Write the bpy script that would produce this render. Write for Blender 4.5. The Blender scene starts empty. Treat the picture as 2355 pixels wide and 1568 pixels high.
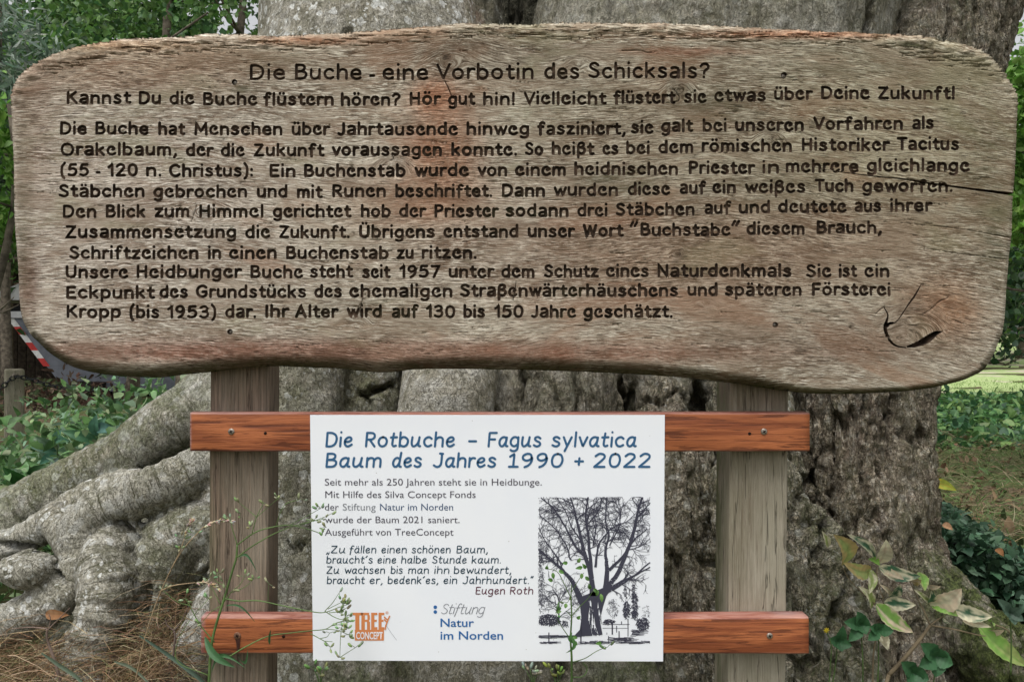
import bpy, math, random
import numpy as np
from mathutils import Vector, Matrix, noise
from mathutils.kdtree import KDTree
from mathutils.geometry import delaunay_2d_cdt

random.seed(7)
RNG = np.random.default_rng(11)
SC = bpy.context.scene
COL = SC.collection

# ------------------------------------------------------------------ camera, sky, sun, exposure
KP = 0.00056077          # metres per sheet unit at one metre from the camera
CX, CY, CZ = 1177.5, 784.0, 1.15
cam_d = bpy.data.cameras.new('camera')
cam = bpy.data.objects.new('camera', cam_d)
COL.objects.link(cam)
cam.location = (0, 0, CZ)
cam.rotation_euler = (math.radians(90), 0, 0)
cam_d.sensor_width = 36
cam_d.lens = 36 / (2355 * KP)
cam_d.clip_start = 0.05
cam_d.clip_end = 600
SC.camera = cam

SUN_EL, SUN_AZ = 67.0, 205.0        # azimuth clockwise from +Y: behind the viewer, a little to the left
world = bpy.data.worlds.new('World')
SC.world = world
world.use_nodes = True
wn = world.node_tree
wn.nodes.clear()
sky = wn.nodes.new('ShaderNodeTexSky')
sky.sky_type = 'NISHITA'
sky.sun_disc = False
sky.sun_elevation = math.radians(SUN_EL)
sky.sun_rotation = math.radians(SUN_AZ)
sky.dust_density = 4.0
sky.air_density = 1.0
sky.ozone_density = 1.0
bg = wn.nodes.new('ShaderNodeBackground')
bg.inputs['Strength'].default_value = 0.135
wo = wn.nodes.new('ShaderNodeOutputWorld')
hs = wn.nodes.new('ShaderNodeHueSaturation')
hs.inputs['Saturation'].default_value = 0.10
wn.links.new(sky.outputs[0], hs.inputs['Color'])
wn.links.new(hs.outputs[0], bg.inputs['Color'])
wn.links.new(bg.outputs[0], wo.inputs['Surface'])

sun_d = bpy.data.lights.new('sun', 'SUN')
sun_d.energy = 1.5
sun_d.angle = math.radians(32)
sun_d.color = (1.0, 0.97, 0.92)
sun = bpy.data.objects.new('sun', sun_d)
COL.objects.link(sun)
az, el = math.radians(SUN_AZ), math.radians(SUN_EL)
sdir = Vector((math.sin(az) * math.cos(el), math.cos(az) * math.cos(el), math.sin(el)))
sun.rotation_euler = sdir.to_track_quat('Z', 'Y').to_euler()

SC.view_settings.view_transform = 'Standard'
SC.view_settings.look = 'None'
SC.view_settings.gamma = 1
SC.view_settings.use_curve_mapping = False
SC.view_settings.exposure = 0.50
SC.render.engine = 'CYCLES'
SC.cycles.max_bounces = 6


# ------------------------------------------------------------------ helpers
def at(px, py, Y):
    return Vector(((px - CX) * KP * Y, Y, CZ - (py - CY) * KP * Y))


def rp(r, Y):
    return r * KP * Y


def tag(o, label=None, cat=None, group=None, kind=None):
    if label: o['label'] = label
    if cat: o['category'] = cat
    if group: o['group'] = group
    if kind: o['kind'] = kind
    return o


def empty(name, loc=(0, 0, 0), label=None, cat=None, group=None):
    o = bpy.data.objects.new(name, None)
    COL.objects.link(o)
    o.location = loc
    o.empty_display_size = 0.05
    return tag(o, label, cat, group)


def link(name, me, parent=None, kind=None):
    o = bpy.data.objects.new(name, me)
    COL.objects.link(o)
    if parent is not None:
        o.parent = parent
        r = parent
        off = Vector(parent.location)
        while r.parent is not None:
            r = r.parent
            off += r.location
        o.location = -off if parent.location != Vector((0, 0, 0)) or off != Vector((0, 0, 0)) else (0, 0, 0)
    if kind: o['kind'] = kind
    return o


def mesh_np(name, verts, faces, mats, smooth=True, col=None, attrs=None, mat_idx=None):
    """verts (n,3) array, faces: (m,3|4) array or list of lists"""
    me = bpy.data.meshes.new(name)
    verts = np.asarray(verts, dtype=np.float32)
    if isinstance(faces, np.ndarray):
        m, k = faces.shape
        me.vertices.add(len(verts))
        me.vertices.foreach_set('co', verts.ravel())
        me.loops.add(m * k)
        me.loops.foreach_set('vertex_index', faces.astype(np.int32).ravel())
        me.polygons.add(m)
        me.polygons.foreach_set('loop_start', np.arange(0, m * k, k, dtype=np.int32))
        me.polygons.foreach_set('loop_total', np.full(m, k, dtype=np.int32))
        me.update(calc_edges=True)
    else:
        me.from_pydata(verts.tolist(), [], faces)
    if smooth:
        me.polygons.foreach_set('use_smooth', np.ones(len(me.polygons), dtype=bool))
    if not isinstance(mats, (list, tuple)): mats = [mats]
    for m_ in mats: me.materials.append(m_)
    if mat_idx is not None:
        me.polygons.foreach_set('material_index', np.asarray(mat_idx, dtype=np.int32))
    if col is not None:
        a = me.color_attributes.new('col', 'FLOAT_COLOR', 'POINT')
        c = np.ones((len(verts), 4), dtype=np.float32)
        c[:, :3] = col
        a.data.foreach_set('color', c.ravel())
    for k_, v_ in (attrs or {}).items():
        v_ = np.asarray(v_, dtype=np.float32)
        if v_.ndim == 1:
            a = me.attributes.new(k_, 'FLOAT', 'POINT')
            a.data.foreach_set('value', v_)
        else:
            a = me.attributes.new(k_, 'FLOAT_VECTOR', 'POINT')
            a.data.foreach_set('vector', v_.ravel())
    me.validate()
    me.update()
    return me


class MB:
    """collects simple shapes into one mesh"""
    def __init__(self):
        self.v, self.f, self.c = [], [], []

    def add(self, vs, fs, c=None):
        n = len(self.v)
        self.v += [tuple(x) for x in vs]
        self.f += [[i + n for i in f] for f in fs]
        self.c += [c or (1, 1, 1)] * len(vs)

    def box(self, x0, x1, y0, y1, z0, z1, b=0.0, c=None):
        if b <= 0:
            vs = [(x, y, z) for x in (x0, x1) for y in (y0, y1) for z in (z0, z1)]
            self.add(vs, [(0, 1, 3, 2), (4, 6, 7, 5), (0, 4, 5, 1), (2, 3, 7, 6), (0, 2, 6, 4), (1, 5, 7, 3)], c)
            return
        import bmesh
        bm = bmesh.new()
        bmesh.ops.create_cube(bm, size=1)
        for v in bm.verts:
            v.co = Vector(((x0 + x1) / 2 + v.co.x * (x1 - x0), (y0 + y1) / 2 + v.co.y * (y1 - y0), (z0 + z1) / 2 + v.co.z * (z1 - z0)))
        bmesh.ops.bevel(bm, geom=bm.edges[:], offset=b, segments=3, profile=0.5, affect='EDGES')
        bm.verts.index_update()
        self.add([v.co[:] for v in bm.verts], [[v.index for v in f.verts] for f in bm.faces], c)
        bm.free()

    def tube(self, pts, rs, n=8, c=None, cap=True, ell=None):
        pts = [Vector(p) for p in pts]
        if not hasattr(rs, '__len__'): rs = [rs] * len(pts)
        up = Vector((0.13, -0.91, 0.4)).normalized()
        vs, fs = [], []
        prev = None
        for i, p in enumerate(pts):
            t = (pts[min(i + 1, len(pts) - 1)] - pts[max(i - 1, 0)])
            if t.length < 1e-9: t = Vector((0, 0, 1))
            t.normalize()
            a = t.cross(up) if prev is None else (prev - t * prev.dot(t))
            if a.length < 1e-4: a = t.cross(Vector((1, 0, 0)))
            a.normalize(); prev = a
            b = t.cross(a)
            for j in range(n):
                w = 2 * math.pi * j / n
                vs.append(p + (a * math.cos(w) + b * math.sin(w)) * rs[i])
        m = len(pts)
        for i in range(m - 1):
            for j in range(n):
                k = (j + 1) % n
                fs.append((i * n + j, i * n + k, (i + 1) * n + k, (i + 1) * n + j))
        if cap:
            fs.append(tuple(range(n - 1, -1, -1)))
            fs.append(tuple((m - 1) * n + j for j in range(n)))
        self.add(vs, fs, c)

    def ball(self, p, r, c=None, seg=8, ring=6, axis=None):
        """r: (rx, ry, rz); axis turns local z onto axis"""
        if not hasattr(r, '__len__'): r = (r, r, r)
        q = Vector(axis).normalized().to_track_quat('Z', 'Y') if axis is not None else None
        vs = [(0, 0, r[2])]
        for i in range(1, ring):
            a = math.pi * i / ring
            for j in range(seg):
                w = 2 * math.pi * j / seg
                vs.append((r[0] * math.sin(a) * math.cos(w), r[1] * math.sin(a) * math.sin(w), r[2] * math.cos(a)))
        vs.append((0, 0, -r[2]))
        fs = []
        for j in range(seg):
            fs.append((0, 1 + j, 1 + (j + 1) % seg))
            e = len(vs) - 1
            o = 1 + (ring - 2) * seg
            fs.append((e, o + (j + 1) % seg, o + j))
        for i in range(ring - 2):
            for j in range(seg):
                a, b = 1 + i * seg + j, 1 + i * seg + (j + 1) % seg
                fs.append((a, a + seg, b + seg, b))
        vs = [Vector(v) for v in vs]
        if q: vs = [q @ v for v in vs]
        self.add([v + Vector(p) for v in vs], fs, c)

    def build(self, name, mat, parent=None, kind=None, smooth=True):
        me = mesh_np(name, np.array(self.v), self.f, mat, smooth, np.array(self.c))
        return link(name, me, parent, kind)


def crom(pts, per=6):
    """Catmull-Rom through points (any dimension)"""
    P = np.array(pts, dtype=float)
    if len(P) < 3:
        t = np.linspace(0, 1, per + 1)[:, None]
        return P[0] * (1 - t) + P[-1] * t
    Q = np.vstack([2 * P[0] - P[1], P, 2 * P[-1] - P[-2]])
    out = []
    for i in range(1, len(Q) - 2):
        for s in range(per):
            t = s / per
            a, b, c, d = Q[i - 1], Q[i], Q[i + 1], Q[i + 2]
            out.append(0.5 * (2 * b + (c - a) * t + (2 * a - 5 * b + 4 * c - d) * t * t + (3 * b - a - 3 * c + d) * t ** 3))
    out.append(P[-1])
    return np.array(out)


def fbm(p, sc, oct_=3):
    return noise.fractal(Vector((p[0] * sc, p[1] * sc, p[2] * sc)), 0.8, 2.0, oct_)


# ------------------------------------------------------------------ material helpers
class Mat:
    def __init__(self, name, rough=0.8, spec=0.3):
        self.m = bpy.data.materials.new(name)
        self.m.use_nodes = True
        self.t = self.m.node_tree
        self.b = self.t.nodes['Principled BSDF']
        self.b.inputs['Roughness'].default_value = rough
        self.b.inputs['Specular IOR Level'].default_value = spec
        self._n = None

    def n(self, typ, **kw):
        nd = self.t.nodes.new(typ)
        for k, v in kw.items():
            if k.startswith('i_'):
                key = k[2:]
                key = int(key) if key.isdigit() else key.replace('_', ' ')
                self.set(nd.inputs[key], v)
            else:
                setattr(nd, k, v)
        return nd

    def set(self, sock, v):
        if isinstance(v, bpy.types.NodeSocket): self.t.links.new(v, sock)
        elif isinstance(v, (tuple, list)) and len(v) == 3 and sock.type == 'RGBA': sock.default_value = (*v, 1)
        else: sock.default_value = v

    def coord(self, scale=(1, 1, 1), attr=None, loc=(0, 0, 0), rot=(0, 0, 0)):
        src = self.n('ShaderNodeAttribute', attribute_name=attr).outputs['Vector'] if attr else self.n('ShaderNodeTexCoord').outputs['Object']
        mp = self.n('ShaderNodeMapping')
        self.t.links.new(src, mp.inputs[0])
        mp.inputs['Scale'].default_value = scale
        mp.inputs['Location'].default_value = loc
        mp.inputs['Rotation'].default_value = rot
        return mp.outputs[0]

    def noise(self, vec, scale=1, detail=3, rough=0.5, dist=0, out='Fac'):
        nd = self.n('ShaderNodeTexNoise', i_Vector=vec, i_Scale=scale, i_Detail=detail, i_Roughness=rough, i_Distortion=dist)
        return nd.outputs[out]

    def vor(self, vec, scale=1, feature='F1', out='Distance', rand=1.0):
        nd = self.n('ShaderNodeTexVoronoi', feature=feature, i_Vector=vec, i_Scale=scale, i_Randomness=rand)
        return nd.outputs[out]

    def ramp(self, fac, a, b, lo=0.0, hi=1.0):
        nd = self.n('ShaderNodeMapRange', interpolation_type='SMOOTHSTEP', i_Value=fac)
        nd.inputs['From Min'].default_value = a
        nd.inputs['From Max'].default_value = b
        nd.inputs['To Min'].default_value = lo
        nd.inputs['To Max'].default_value = hi
        return nd.outputs[0]

    def math(self, op, a, b=0.0):
        nd = self.n('ShaderNodeMath', operation=op)
        self.set(nd.inputs[0], a); self.set(nd.inputs[1], b)
        return nd.outputs[0]

    def mix(self, fac, a, b, mode='MIX'):
        nd = self.n('ShaderNodeMix', data_type='RGBA', blend_type=mode)
        self.set(nd.inputs[0], fac); self.set(nd.inputs[6], a); self.set(nd.inputs[7], b)
        return nd.outputs[2]

    def attr(self, name, out='Fac'):
        return self.n('ShaderNodeAttribute', attribute_name=name).outputs[out]

    def color(self, c): self.set(self.b.inputs['Base Color'], c)

    def bump(self, h, strength=0.5, dist=0.001):
        nd = self.n('ShaderNodeBump', i_Height=h, i_Strength=strength, i_Distance=dist)
        if self._n is not None: self.t.links.new(self._n, nd.inputs['Normal'])
        self._n = nd.outputs[0]
        self.t.links.new(self._n, self.b.inputs['Normal'])


# ------------------------------------------------------------------ materials
def mat_oak(edge=False):
    M = Mat('weathered_oak', 0.82, 0.2)
    g = M.coord((1, 1, 1), attr='grain')
    def gc(su, sv, off=0): 
        mp = M.n('ShaderNodeMapping'); M.t.links.new(g, mp.inputs[0]); mp.inputs['Scale'].default_value = (su, sv, 1); mp.inputs['Location'].default_value = (off, off * 1.7, 0)
        return mp.outputs[0]
    big = M.noise(gc(2.5, 9), 1, 4, 0.6, 0.6)
    mid = M.noise(gc(10, 55, 3), 1, 4, 0.65, 0.5)
    fine = M.noise(gc(46, 480, 5), 1, 5, 0.72, 0.5)
    fine2 = M.noise(gc(130, 800, 9), 1, 3, 0.75, 0.3)
    base = M.mix(M.ramp(big, 0.35, 0.65), (0.175, 0.128, 0.092), (0.36, 0.305, 0.25))
    base = M.mix(M.ramp(mid, 0.4, 0.68, 0, 0.6), base, (0.40, 0.36, 0.31))
    base = M.mix(M.ramp(mid, 0.48, 0.3, 0, 0.5), base, (0.17, 0.105, 0.07))
    big2 = M.noise(gc(5, 14, 7), 1, 5, 0.65, 1.0)
    worn = M.ramp(big2, 0.50, 0.60)
    base = M.mix(M.ramp(fine, 0.49, 0.62, 0, 0.85), base, (0.64, 0.60, 0.54))
    dark = M.ramp(fine, 0.465, 0.40)
    base = M.mix(M.math('MULTIPLY', dark, 0.8), base, (0.05, 0.036, 0.026))
    fl = M.ramp(fine2, 0.60, 0.72, 0, 0.55)
    base = M.mix(fl, base, (0.66, 0.63, 0.58))
    base = M.mix(M.ramp(fine2, 0.44, 0.34, 0, 0.7), base, (0.07, 0.05, 0.037))
    base = M.mix(M.math('MULTIPLY', worn, 0.62), base, M.mix(M.ramp(mid, 0.35, 0.65), (0.185, 0.135, 0.098), (0.31, 0.25, 0.20)))
    big3 = M.noise(gc(3.0, 7, 11), 1, 4, 0.6, 0.8)
    base = M.mix(M.ramp(big3, 0.56, 0.66, 0, 0.45), base, (0.27, 0.155, 0.10))
    base = M.mix(M.ramp(big3, 0.44, 0.34, 0, 0.35), base, (0.26, 0.255, 0.17))
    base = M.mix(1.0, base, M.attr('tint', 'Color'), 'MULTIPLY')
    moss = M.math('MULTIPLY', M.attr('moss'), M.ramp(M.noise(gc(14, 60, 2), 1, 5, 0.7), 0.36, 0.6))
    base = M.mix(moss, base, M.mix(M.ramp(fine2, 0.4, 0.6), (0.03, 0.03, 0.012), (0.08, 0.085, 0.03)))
    M.color(base)
    M.bump(mid, 0.5, 0.002)
    M.bump(fine, 1.0, 0.003)
    M.bump(fine2, 0.7, 0.0006)
    return M.m


def mat_groove():
    M = Mat('burn_and_crack_shade', 0.9, 0.12)
    n = M.noise(M.coord(), 60, 4, 0.7)
    big = M.noise(M.coord(loc=(3, 1, 7)), 7, 3, 0.6)
    c = M.mix(M.ramp(n, 0.35, 0.7), (0.026, 0.018, 0.013), (0.095, 0.062, 0.042))
    c = M.mix(M.ramp(big, 0.55, 0.72, 0, 0.55), c, (0.05, 0.052, 0.024))
    M.color(c)
    M.bump(n, 0.6, 0.001)
    return M.m


def mat_post():
    M = Mat('post_wood', 0.85, 0.2)
    big = M.noise(M.coord((9, 9, 2.2)), 1, 4, 0.6)
    f = M.noise(M.coord((340, 340, 9)), 1, 5, 0.7, 0.8)
    f2 = M.noise(M.coord((700, 700, 30)), 1, 3, 0.6)
    c = M.mix(M.ramp(big, 0.38, 0.62), (0.25, 0.215, 0.16), (0.37, 0.33, 0.26))
    c = M.mix(M.ramp(f, 0.47, 0.36, 0, 0.5), c, (0.12, 0.085, 0.055))
    st = M.noise(M.coord((120, 120, 2.2), loc=(4, 4, 4)), 1, 4, 0.65, 0.4)
    c = M.mix(M.ramp(st, 0.52, 0.68, 0, 0.5), c, (0.44, 0.40, 0.32))
    ck = M.math('ABSOLUTE', M.math('SUBTRACT', M.noise(M.coord((38, 38, 1.6), loc=(2, 9, 4)), 1, 4, 0.6, 0.3), 0.5))
    c = M.mix(M.ramp(ck, 0.006, 0.001, 0, 0.8), c, (0.04, 0.028, 0.02))
    c = M.mix(M.ramp(f2, 0.52, 0.68, 0, 0.4), c, (0.46, 0.42, 0.34))
    c = M.mix(M.math('MULTIPLY', M.attr('red'), M.ramp(big, 0.3, 0.55, 0.5, 1)), c, M.mix(M.ramp(f, 0.40, 0.60), (0.06, 0.034, 0.025), (0.25, 0.165, 0.12)))
    moss = M.math('MULTIPLY', M.attr('moss'), M.ramp(M.noise(M.coord((30, 30, 9), loc=(1, 4, 2)), 1, 5, 0.7), 0.38, 0.58))
    c = M.mix(moss, c, (0.14, 0.15, 0.075))
    M.color(c)
    M.bump(f, 1.0, 0.002)
    M.bump(f2, 0.6, 0.0008)
    M.bump(M.ramp(ck, 0.0, 0.01), 0.8, 0.002)
    return M.m


def mat_rail():
    M = Mat('red_glazed_wood', 0.55, 0.3)
    f = M.noise(M.coord((9, 60, 190)), 1, 5, 0.7, 0.7)
    w = M.noise(M.coord((3.2, 16, 42), loc=(4, 0, 1)), 1, 4, 0.6, 1.3)
    big = M.noise(M.coord((5, 9, 9)), 1, 3, 0.6)
    c = M.mix(M.ramp(w, 0.36, 0.64), (0.22, 0.062, 0.024), (0.43, 0.14, 0.052))
    c = M.mix(M.ramp(f, 0.475, 0.40, 0, 0.75), c, (0.085, 0.024, 0.012))
    c = M.mix(M.ramp(f, 0.58, 0.72, 0, 0.45), c, (0.60, 0.22, 0.085))
    c = M.mix(M.ramp(big, 0.55, 0.75, 0, 0.5), c, (0.22, 0.06, 0.03))
    kn = M.vor(M.coord((3.1, 6, 9), loc=(0.2, 0.1, 0.33)), 1)
    c = M.mix(M.ramp(kn, 0.13, 0.04, 0, 0.85), c, (0.05, 0.02, 0.016))
    c = M.mix(M.attr('wear'), c, M.mix(M.ramp(f, 0.4, 0.65), (0.20, 0.075, 0.065), (0.42, 0.27, 0.25)))
    M.color(c)
    M.bump(f, 0.9, 0.0014)
    M.bump(w, 0.5, 0.0015)
    return M.m


def mat_plain(name, c, rough=0.6, spec=0.4, var=0.15, sc=40, metal=0.0, bump=0.0):
    M = Mat(name, rough, spec)
    n = M.noise(M.coord(), sc, 4, 0.65)
    lo = tuple(x * (1 - var) for x in c); hi = tuple(min(1, x * (1 + var)) for x in c)
    M.color(M.mix(M.ramp(n, 0.3, 0.7), lo, hi))
    M.b.inputs['Metallic'].default_value = metal
    if bump: M.bump(n, bump, 0.002)
    return M.m


def mat_panel():
    M = Mat('printed_sheet', 0.35, 0.35)
    n = M.noise(M.coord(), 7, 4, 0.6)
    s = M.vor(M.coord(loc=(2, 2, 2)), 38)
    d = M.noise(M.coord((2, 1, 30)), 30, 3, 0.6)
    c = M.mix(M.ramp(n, 0.3, 0.7), (0.84, 0.865, 0.92), (0.87, 0.89, 0.93))
    c = M.mix(M.ramp(d, 0.66, 0.80, 0, 0.10), c, (0.5, 0.5, 0.45))
    c = M.mix(M.ramp(s, 0.05, 0.02, 0, 0.55), c, (0.30, 0.27, 0.22))
    M.color(c)
    return M.m


def mat_bark():
    M = Mat('beech_bark', 0.88, 0.2)
    rough, moss, lich, ring = M.attr('rough'), M.attr('moss'), M.attr('lichen'), M.attr('ring')
    O = M.coord()
    wav = M.coord((1, 1, 1))
    cx_ = M.n('ShaderNodeSeparateXYZ'); M.set(cx_.inputs[0], M.coord((7, 7, 7)))
    cb = M.n('ShaderNodeCombineXYZ'); M.set(cb.inputs[0], M.math('MULTIPLY', M.attr('along'), 120)); M.set(cb.inputs[1], cx_.outputs[0]); M.set(cb.inputs[2], cx_.outputs[2])
    wr = M.noise(cb.outputs[0], 1, 4, 0.6, 0.6)
    wamt = M.math('ADD', M.math('MULTIPLY', ring, 0.75), 0.25)
    big = M.noise(O, 3.2, 4, 0.6, 0.3)
    mid = M.noise(O, 17, 5, 0.65, 0.5)
    fin = M.noise(M.coord((1, 1, 0.6)), 120, 4, 0.75, 0.8)
    hor = M.noise(M.coord((13, 13, 95)), 1, 5, 0.65, 1.4)      # sideways wrinkles of smooth bark
    c = M.mix(M.ramp(big, 0.35, 0.65), (0.29, 0.265, 0.20), (0.50, 0.475, 0.41))
    c = M.mix(M.ramp(mid, 0.50, 0.60, 0, 0.75), c, (0.55, 0.535, 0.49))
    c = M.mix(M.ramp(mid, 0.46, 0.34, 0, 0.65), c, (0.13, 0.125, 0.075))
    c = M.mix(M.ramp(fin, 0.46, 0.38, 0, 0.55), c, (0.085, 0.08, 0.055))
    c = M.mix(M.math('MULTIPLY', M.ramp(wr, 0.47, 0.36), wamt), c, (0.10, 0.095, 0.06))
    c = M.mix(M.math('MULTIPLY', M.ramp(wr, 0.55, 0.66, 0, 0.5), wamt), c, (0.55, 0.53, 0.47))
    c = M.mix(M.ramp(fin, 0.55, 0.62, 0, 0.55), c, (0.62, 0.60, 0.56))
    # furrowed, scaly old bark: upright and sideways cracks cut it into uneven scales
    f1 = M.math('ABSOLUTE', M.math('SUBTRACT', M.noise(M.coord((58, 58, 17)), 1, 4, 0.6, 0.9), 0.5))
    f2 = M.math('ABSOLUTE', M.math('SUBTRACT', M.noise(M.coord((26, 26, 78), loc=(3, 1, 2)), 1, 4, 0.65, 0.9), 0.5))
    f3 = M.math('ABSOLUTE', M.math('SUBTRACT', M.noise(M.coord((17, 17, 4.5), loc=(8, 1, 2)), 1, 4, 0.6, 0.5), 0.5))
    plate = M.math('MINIMUM', M.math('MINIMUM', f1, M.math('MULTIPLY', f2, 1.3)), M.math('MULTIPLY', f3, 0.8))
    sc1 = M.noise(M.coord((75, 75, 48), loc=(2, 5, 1)), 1, 4, 0.7, 0.4)
    pc = M.mix(M.ramp(mid, 0.38, 0.62), (0.33, 0.275, 0.20), (0.56, 0.48, 0.375))
    pc = M.mix(M.ramp(sc1, 0.51, 0.57, 0, 0.85), pc, (0.60, 0.56, 0.47))
    pc = M.mix(M.ramp(sc1, 0.465, 0.41, 0, 0.85), pc, (0.075, 0.064, 0.042))
    pc = M.mix(M.ramp(plate, 0.035, 0.006, 0, 0.8), pc, (0.028, 0.023, 0.016))
    vein = M.math('ABSOLUTE', M.math('SUBTRACT', M.noise(M.coord((70, 70, 42), loc=(1, 1, 9)), 1, 3, 0.6, 1.6), 0.5))
    c = M.mix(M.ramp(vein, 0.04, 0.0, 0, 0.75), c, (0.08, 0.075, 0.055))
    c = M.mix(rough, c, pc)
    # reddish weathered streaks in the old bark
    stain_shade = M.math('MULTIPLY', M.ramp(M.attr('red'), 0.75, 1.6), M.ramp(fin, 0.62, 0.40, 0.75, 1.0))
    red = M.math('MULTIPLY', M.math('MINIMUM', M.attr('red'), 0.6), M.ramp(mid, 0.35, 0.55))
    c = M.mix(stain_shade, c, (0.028, 0.026, 0.018))  # near-black: algae stain on one stem, painted shade in the stem gap
    c = M.mix(M.math('MULTIPLY', red, M.ramp(M.attr('red'), 0.9, 0.7)), c, (0.20, 0.115, 0.085))
    # lichen discs and sheets
    lw = M.n('ShaderNodeVectorMath', operation='ADD')
    M.set(lw.inputs[0], O)
    ls = M.n('ShaderNodeVectorMath', operation='SCALE'); ls.inputs['Scale'].default_value = 0.02
    M.set(ls.inputs[0], M.noise(O, 60, 2, 0.5, 0, 'Color')); M.set(lw.inputs[1], ls.outputs[0])
    l1 = M.ramp(M.vor(lw.outputs[0], 30), 0.34, 0.28)
    l2 = M.ramp(M.vor(lw.outputs[0], 70), 0.34, 0.26)
    gate = M.ramp(M.noise(M.coord(loc=(5, 2, 8)), 5, 4, 0.7), 0.44, 0.51)
    gate = M.math('MAXIMUM', gate, M.ramp(lich, 0.93, 1.0, 0, 0.55))
    gate2 = M.ramp(M.noise(M.coord(loc=(1, 9, 3)), 12, 3, 0.7), 0.50, 0.58)
    lm = M.math('MULTIPLY', M.math('MAXIMUM', M.math('MULTIPLY', l1, gate), M.math('MULTIPLY', l2, gate2)), lich)
    c = M.mix(lm, c, M.mix(M.ramp(fin, 0.35, 0.6), (0.50, 0.50, 0.46), (0.80, 0.80, 0.77)))
    mm = M.math('MINIMUM', 1.0, M.math('MULTIPLY', moss, M.ramp(M.noise(M.coord(loc=(7, 7, 1)), 13, 5, 0.7), 0.32, 0.52)))
    c = M.mix(mm, c, M.mix(M.ramp(fin, 0.35, 0.65), (0.03, 0.04, 0.014), (0.12, 0.15, 0.045)))
    M.color(c)
    M.bump(mid, 0.6, 0.016)
    inv = M.math('SUBTRACT', 1.0, rough)
    M.bump(M.math('MULTIPLY', hor, inv), 0.3, 0.005)
    M.bump(M.math('MULTIPLY', M.math('MULTIPLY', wr, inv), wamt), 0.9, 0.012)
    M.bump(M.math('MULTIPLY', M.ramp(vein, 0.0, 0.08), inv), 0.7, 0.003)
    M.bump(M.math('MULTIPLY', M.ramp(plate, 0.0, 0.07), rough), 1.0, 0.012)
    M.bump(M.math('MULTIPLY', sc1, rough), 1.0, 0.012)
    M.bump(fin, 1.0, 0.004)
    return M.m


def mat_leaf(name='leaf', rough=0.5, trans=0.35, spec=0.35):
    M = Mat(name, rough, spec)
    n = M.noise(M.coord(), 25, 3, 0.6)
    c = M.mix(1.0, M.attr('col', 'Color'), M.mix(M.ramp(n, 0.3, 0.7), (0.72, 0.72, 0.72), (1.2, 1.2, 1.2)), 'MULTIPLY')
    M.color(c)
    tr = M.n('ShaderNodeBsdfTranslucent')
    M.set(tr.inputs['Color'], c)
    mx = M.n('ShaderNodeMixShader', i_0=trans)
    out = M.t.nodes['Material Output']
    M.t.links.new(M.b.outputs[0], mx.inputs[1]); M.t.links.new(tr.outputs[0], mx.inputs[2])
    M.t.links.new(mx.outputs[0], out.inputs['Surface'])
    return M.m


def mat_ground():
    M = Mat('woodland_soil', 0.95, 0.1)
    O = M.coord()
    a = M.noise(O, 1.2, 5, 0.65)
    b = M.noise(O, 22, 5, 0.7)
    c = M.mix(M.ramp(b, 0.35, 0.65), (0.045, 0.032, 0.02), (0.16, 0.12, 0.075))
    c = M.mix(M.ramp(a, 0.40, 0.55, 0, 0.75), c, (0.06, 0.09, 0.028))
    M.color(c)
    M.bump(b, 0.8, 0.02)
    return M.m


def mat_lawn():
    M = Mat('lawn_turf', 0.9, 0.1)
    O = M.coord()
    a = M.noise(O, 0.35, 4, 0.6)
    b = M.noise(O, 9, 5, 0.7)
    c = M.mix(M.ramp(b, 0.35, 0.65), (0.24, 0.34, 0.12), (0.42, 0.50, 0.24))
    c = M.mix(M.ramp(a, 0.53, 0.60, 0, 0.85), c, (0.48, 0.40, 0.34))
    M.color(c)
    M.bump(b, 0.6, 0.02)
    return M.m


OAK, GROOVE, POST, RAIL, PANEL, BARK = mat_oak(), mat_groove(), mat_post(), mat_rail(), mat_panel(), mat_bark()
LEAF, GLOSSY = mat_leaf(), mat_leaf('glossy_leaf', 0.5, 0.25, 0.3)
DRY = mat_leaf('dry_stalk', 0.8, 0.2, 0.2)
GROUND, LAWN = mat_ground(), mat_lawn()
def mat_col(name, rough=0.8, spec=0.25):
    M = Mat(name, rough, spec); n = M.noise(M.coord(), 30, 4, 0.7)
    M.color(M.mix(1.0, M.attr('col', 'Color'), M.mix(M.ramp(n, 0.3, 0.7), (0.75,) * 3, (1.2,) * 3), 'MULTIPLY')); M.bump(n, 0.5, 0.004); return M.m
PAINTED = mat_col('tinted', 0.75)
STEEL = mat_plain('screw_steel', (0.30, 0.26, 0.22), 0.45, 0.5, 0.4, 400, 0.7)
IRON = mat_plain('chain_iron', (0.03, 0.03, 0.032), 0.5, 0.5, 0.4, 90, 0.5)

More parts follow.
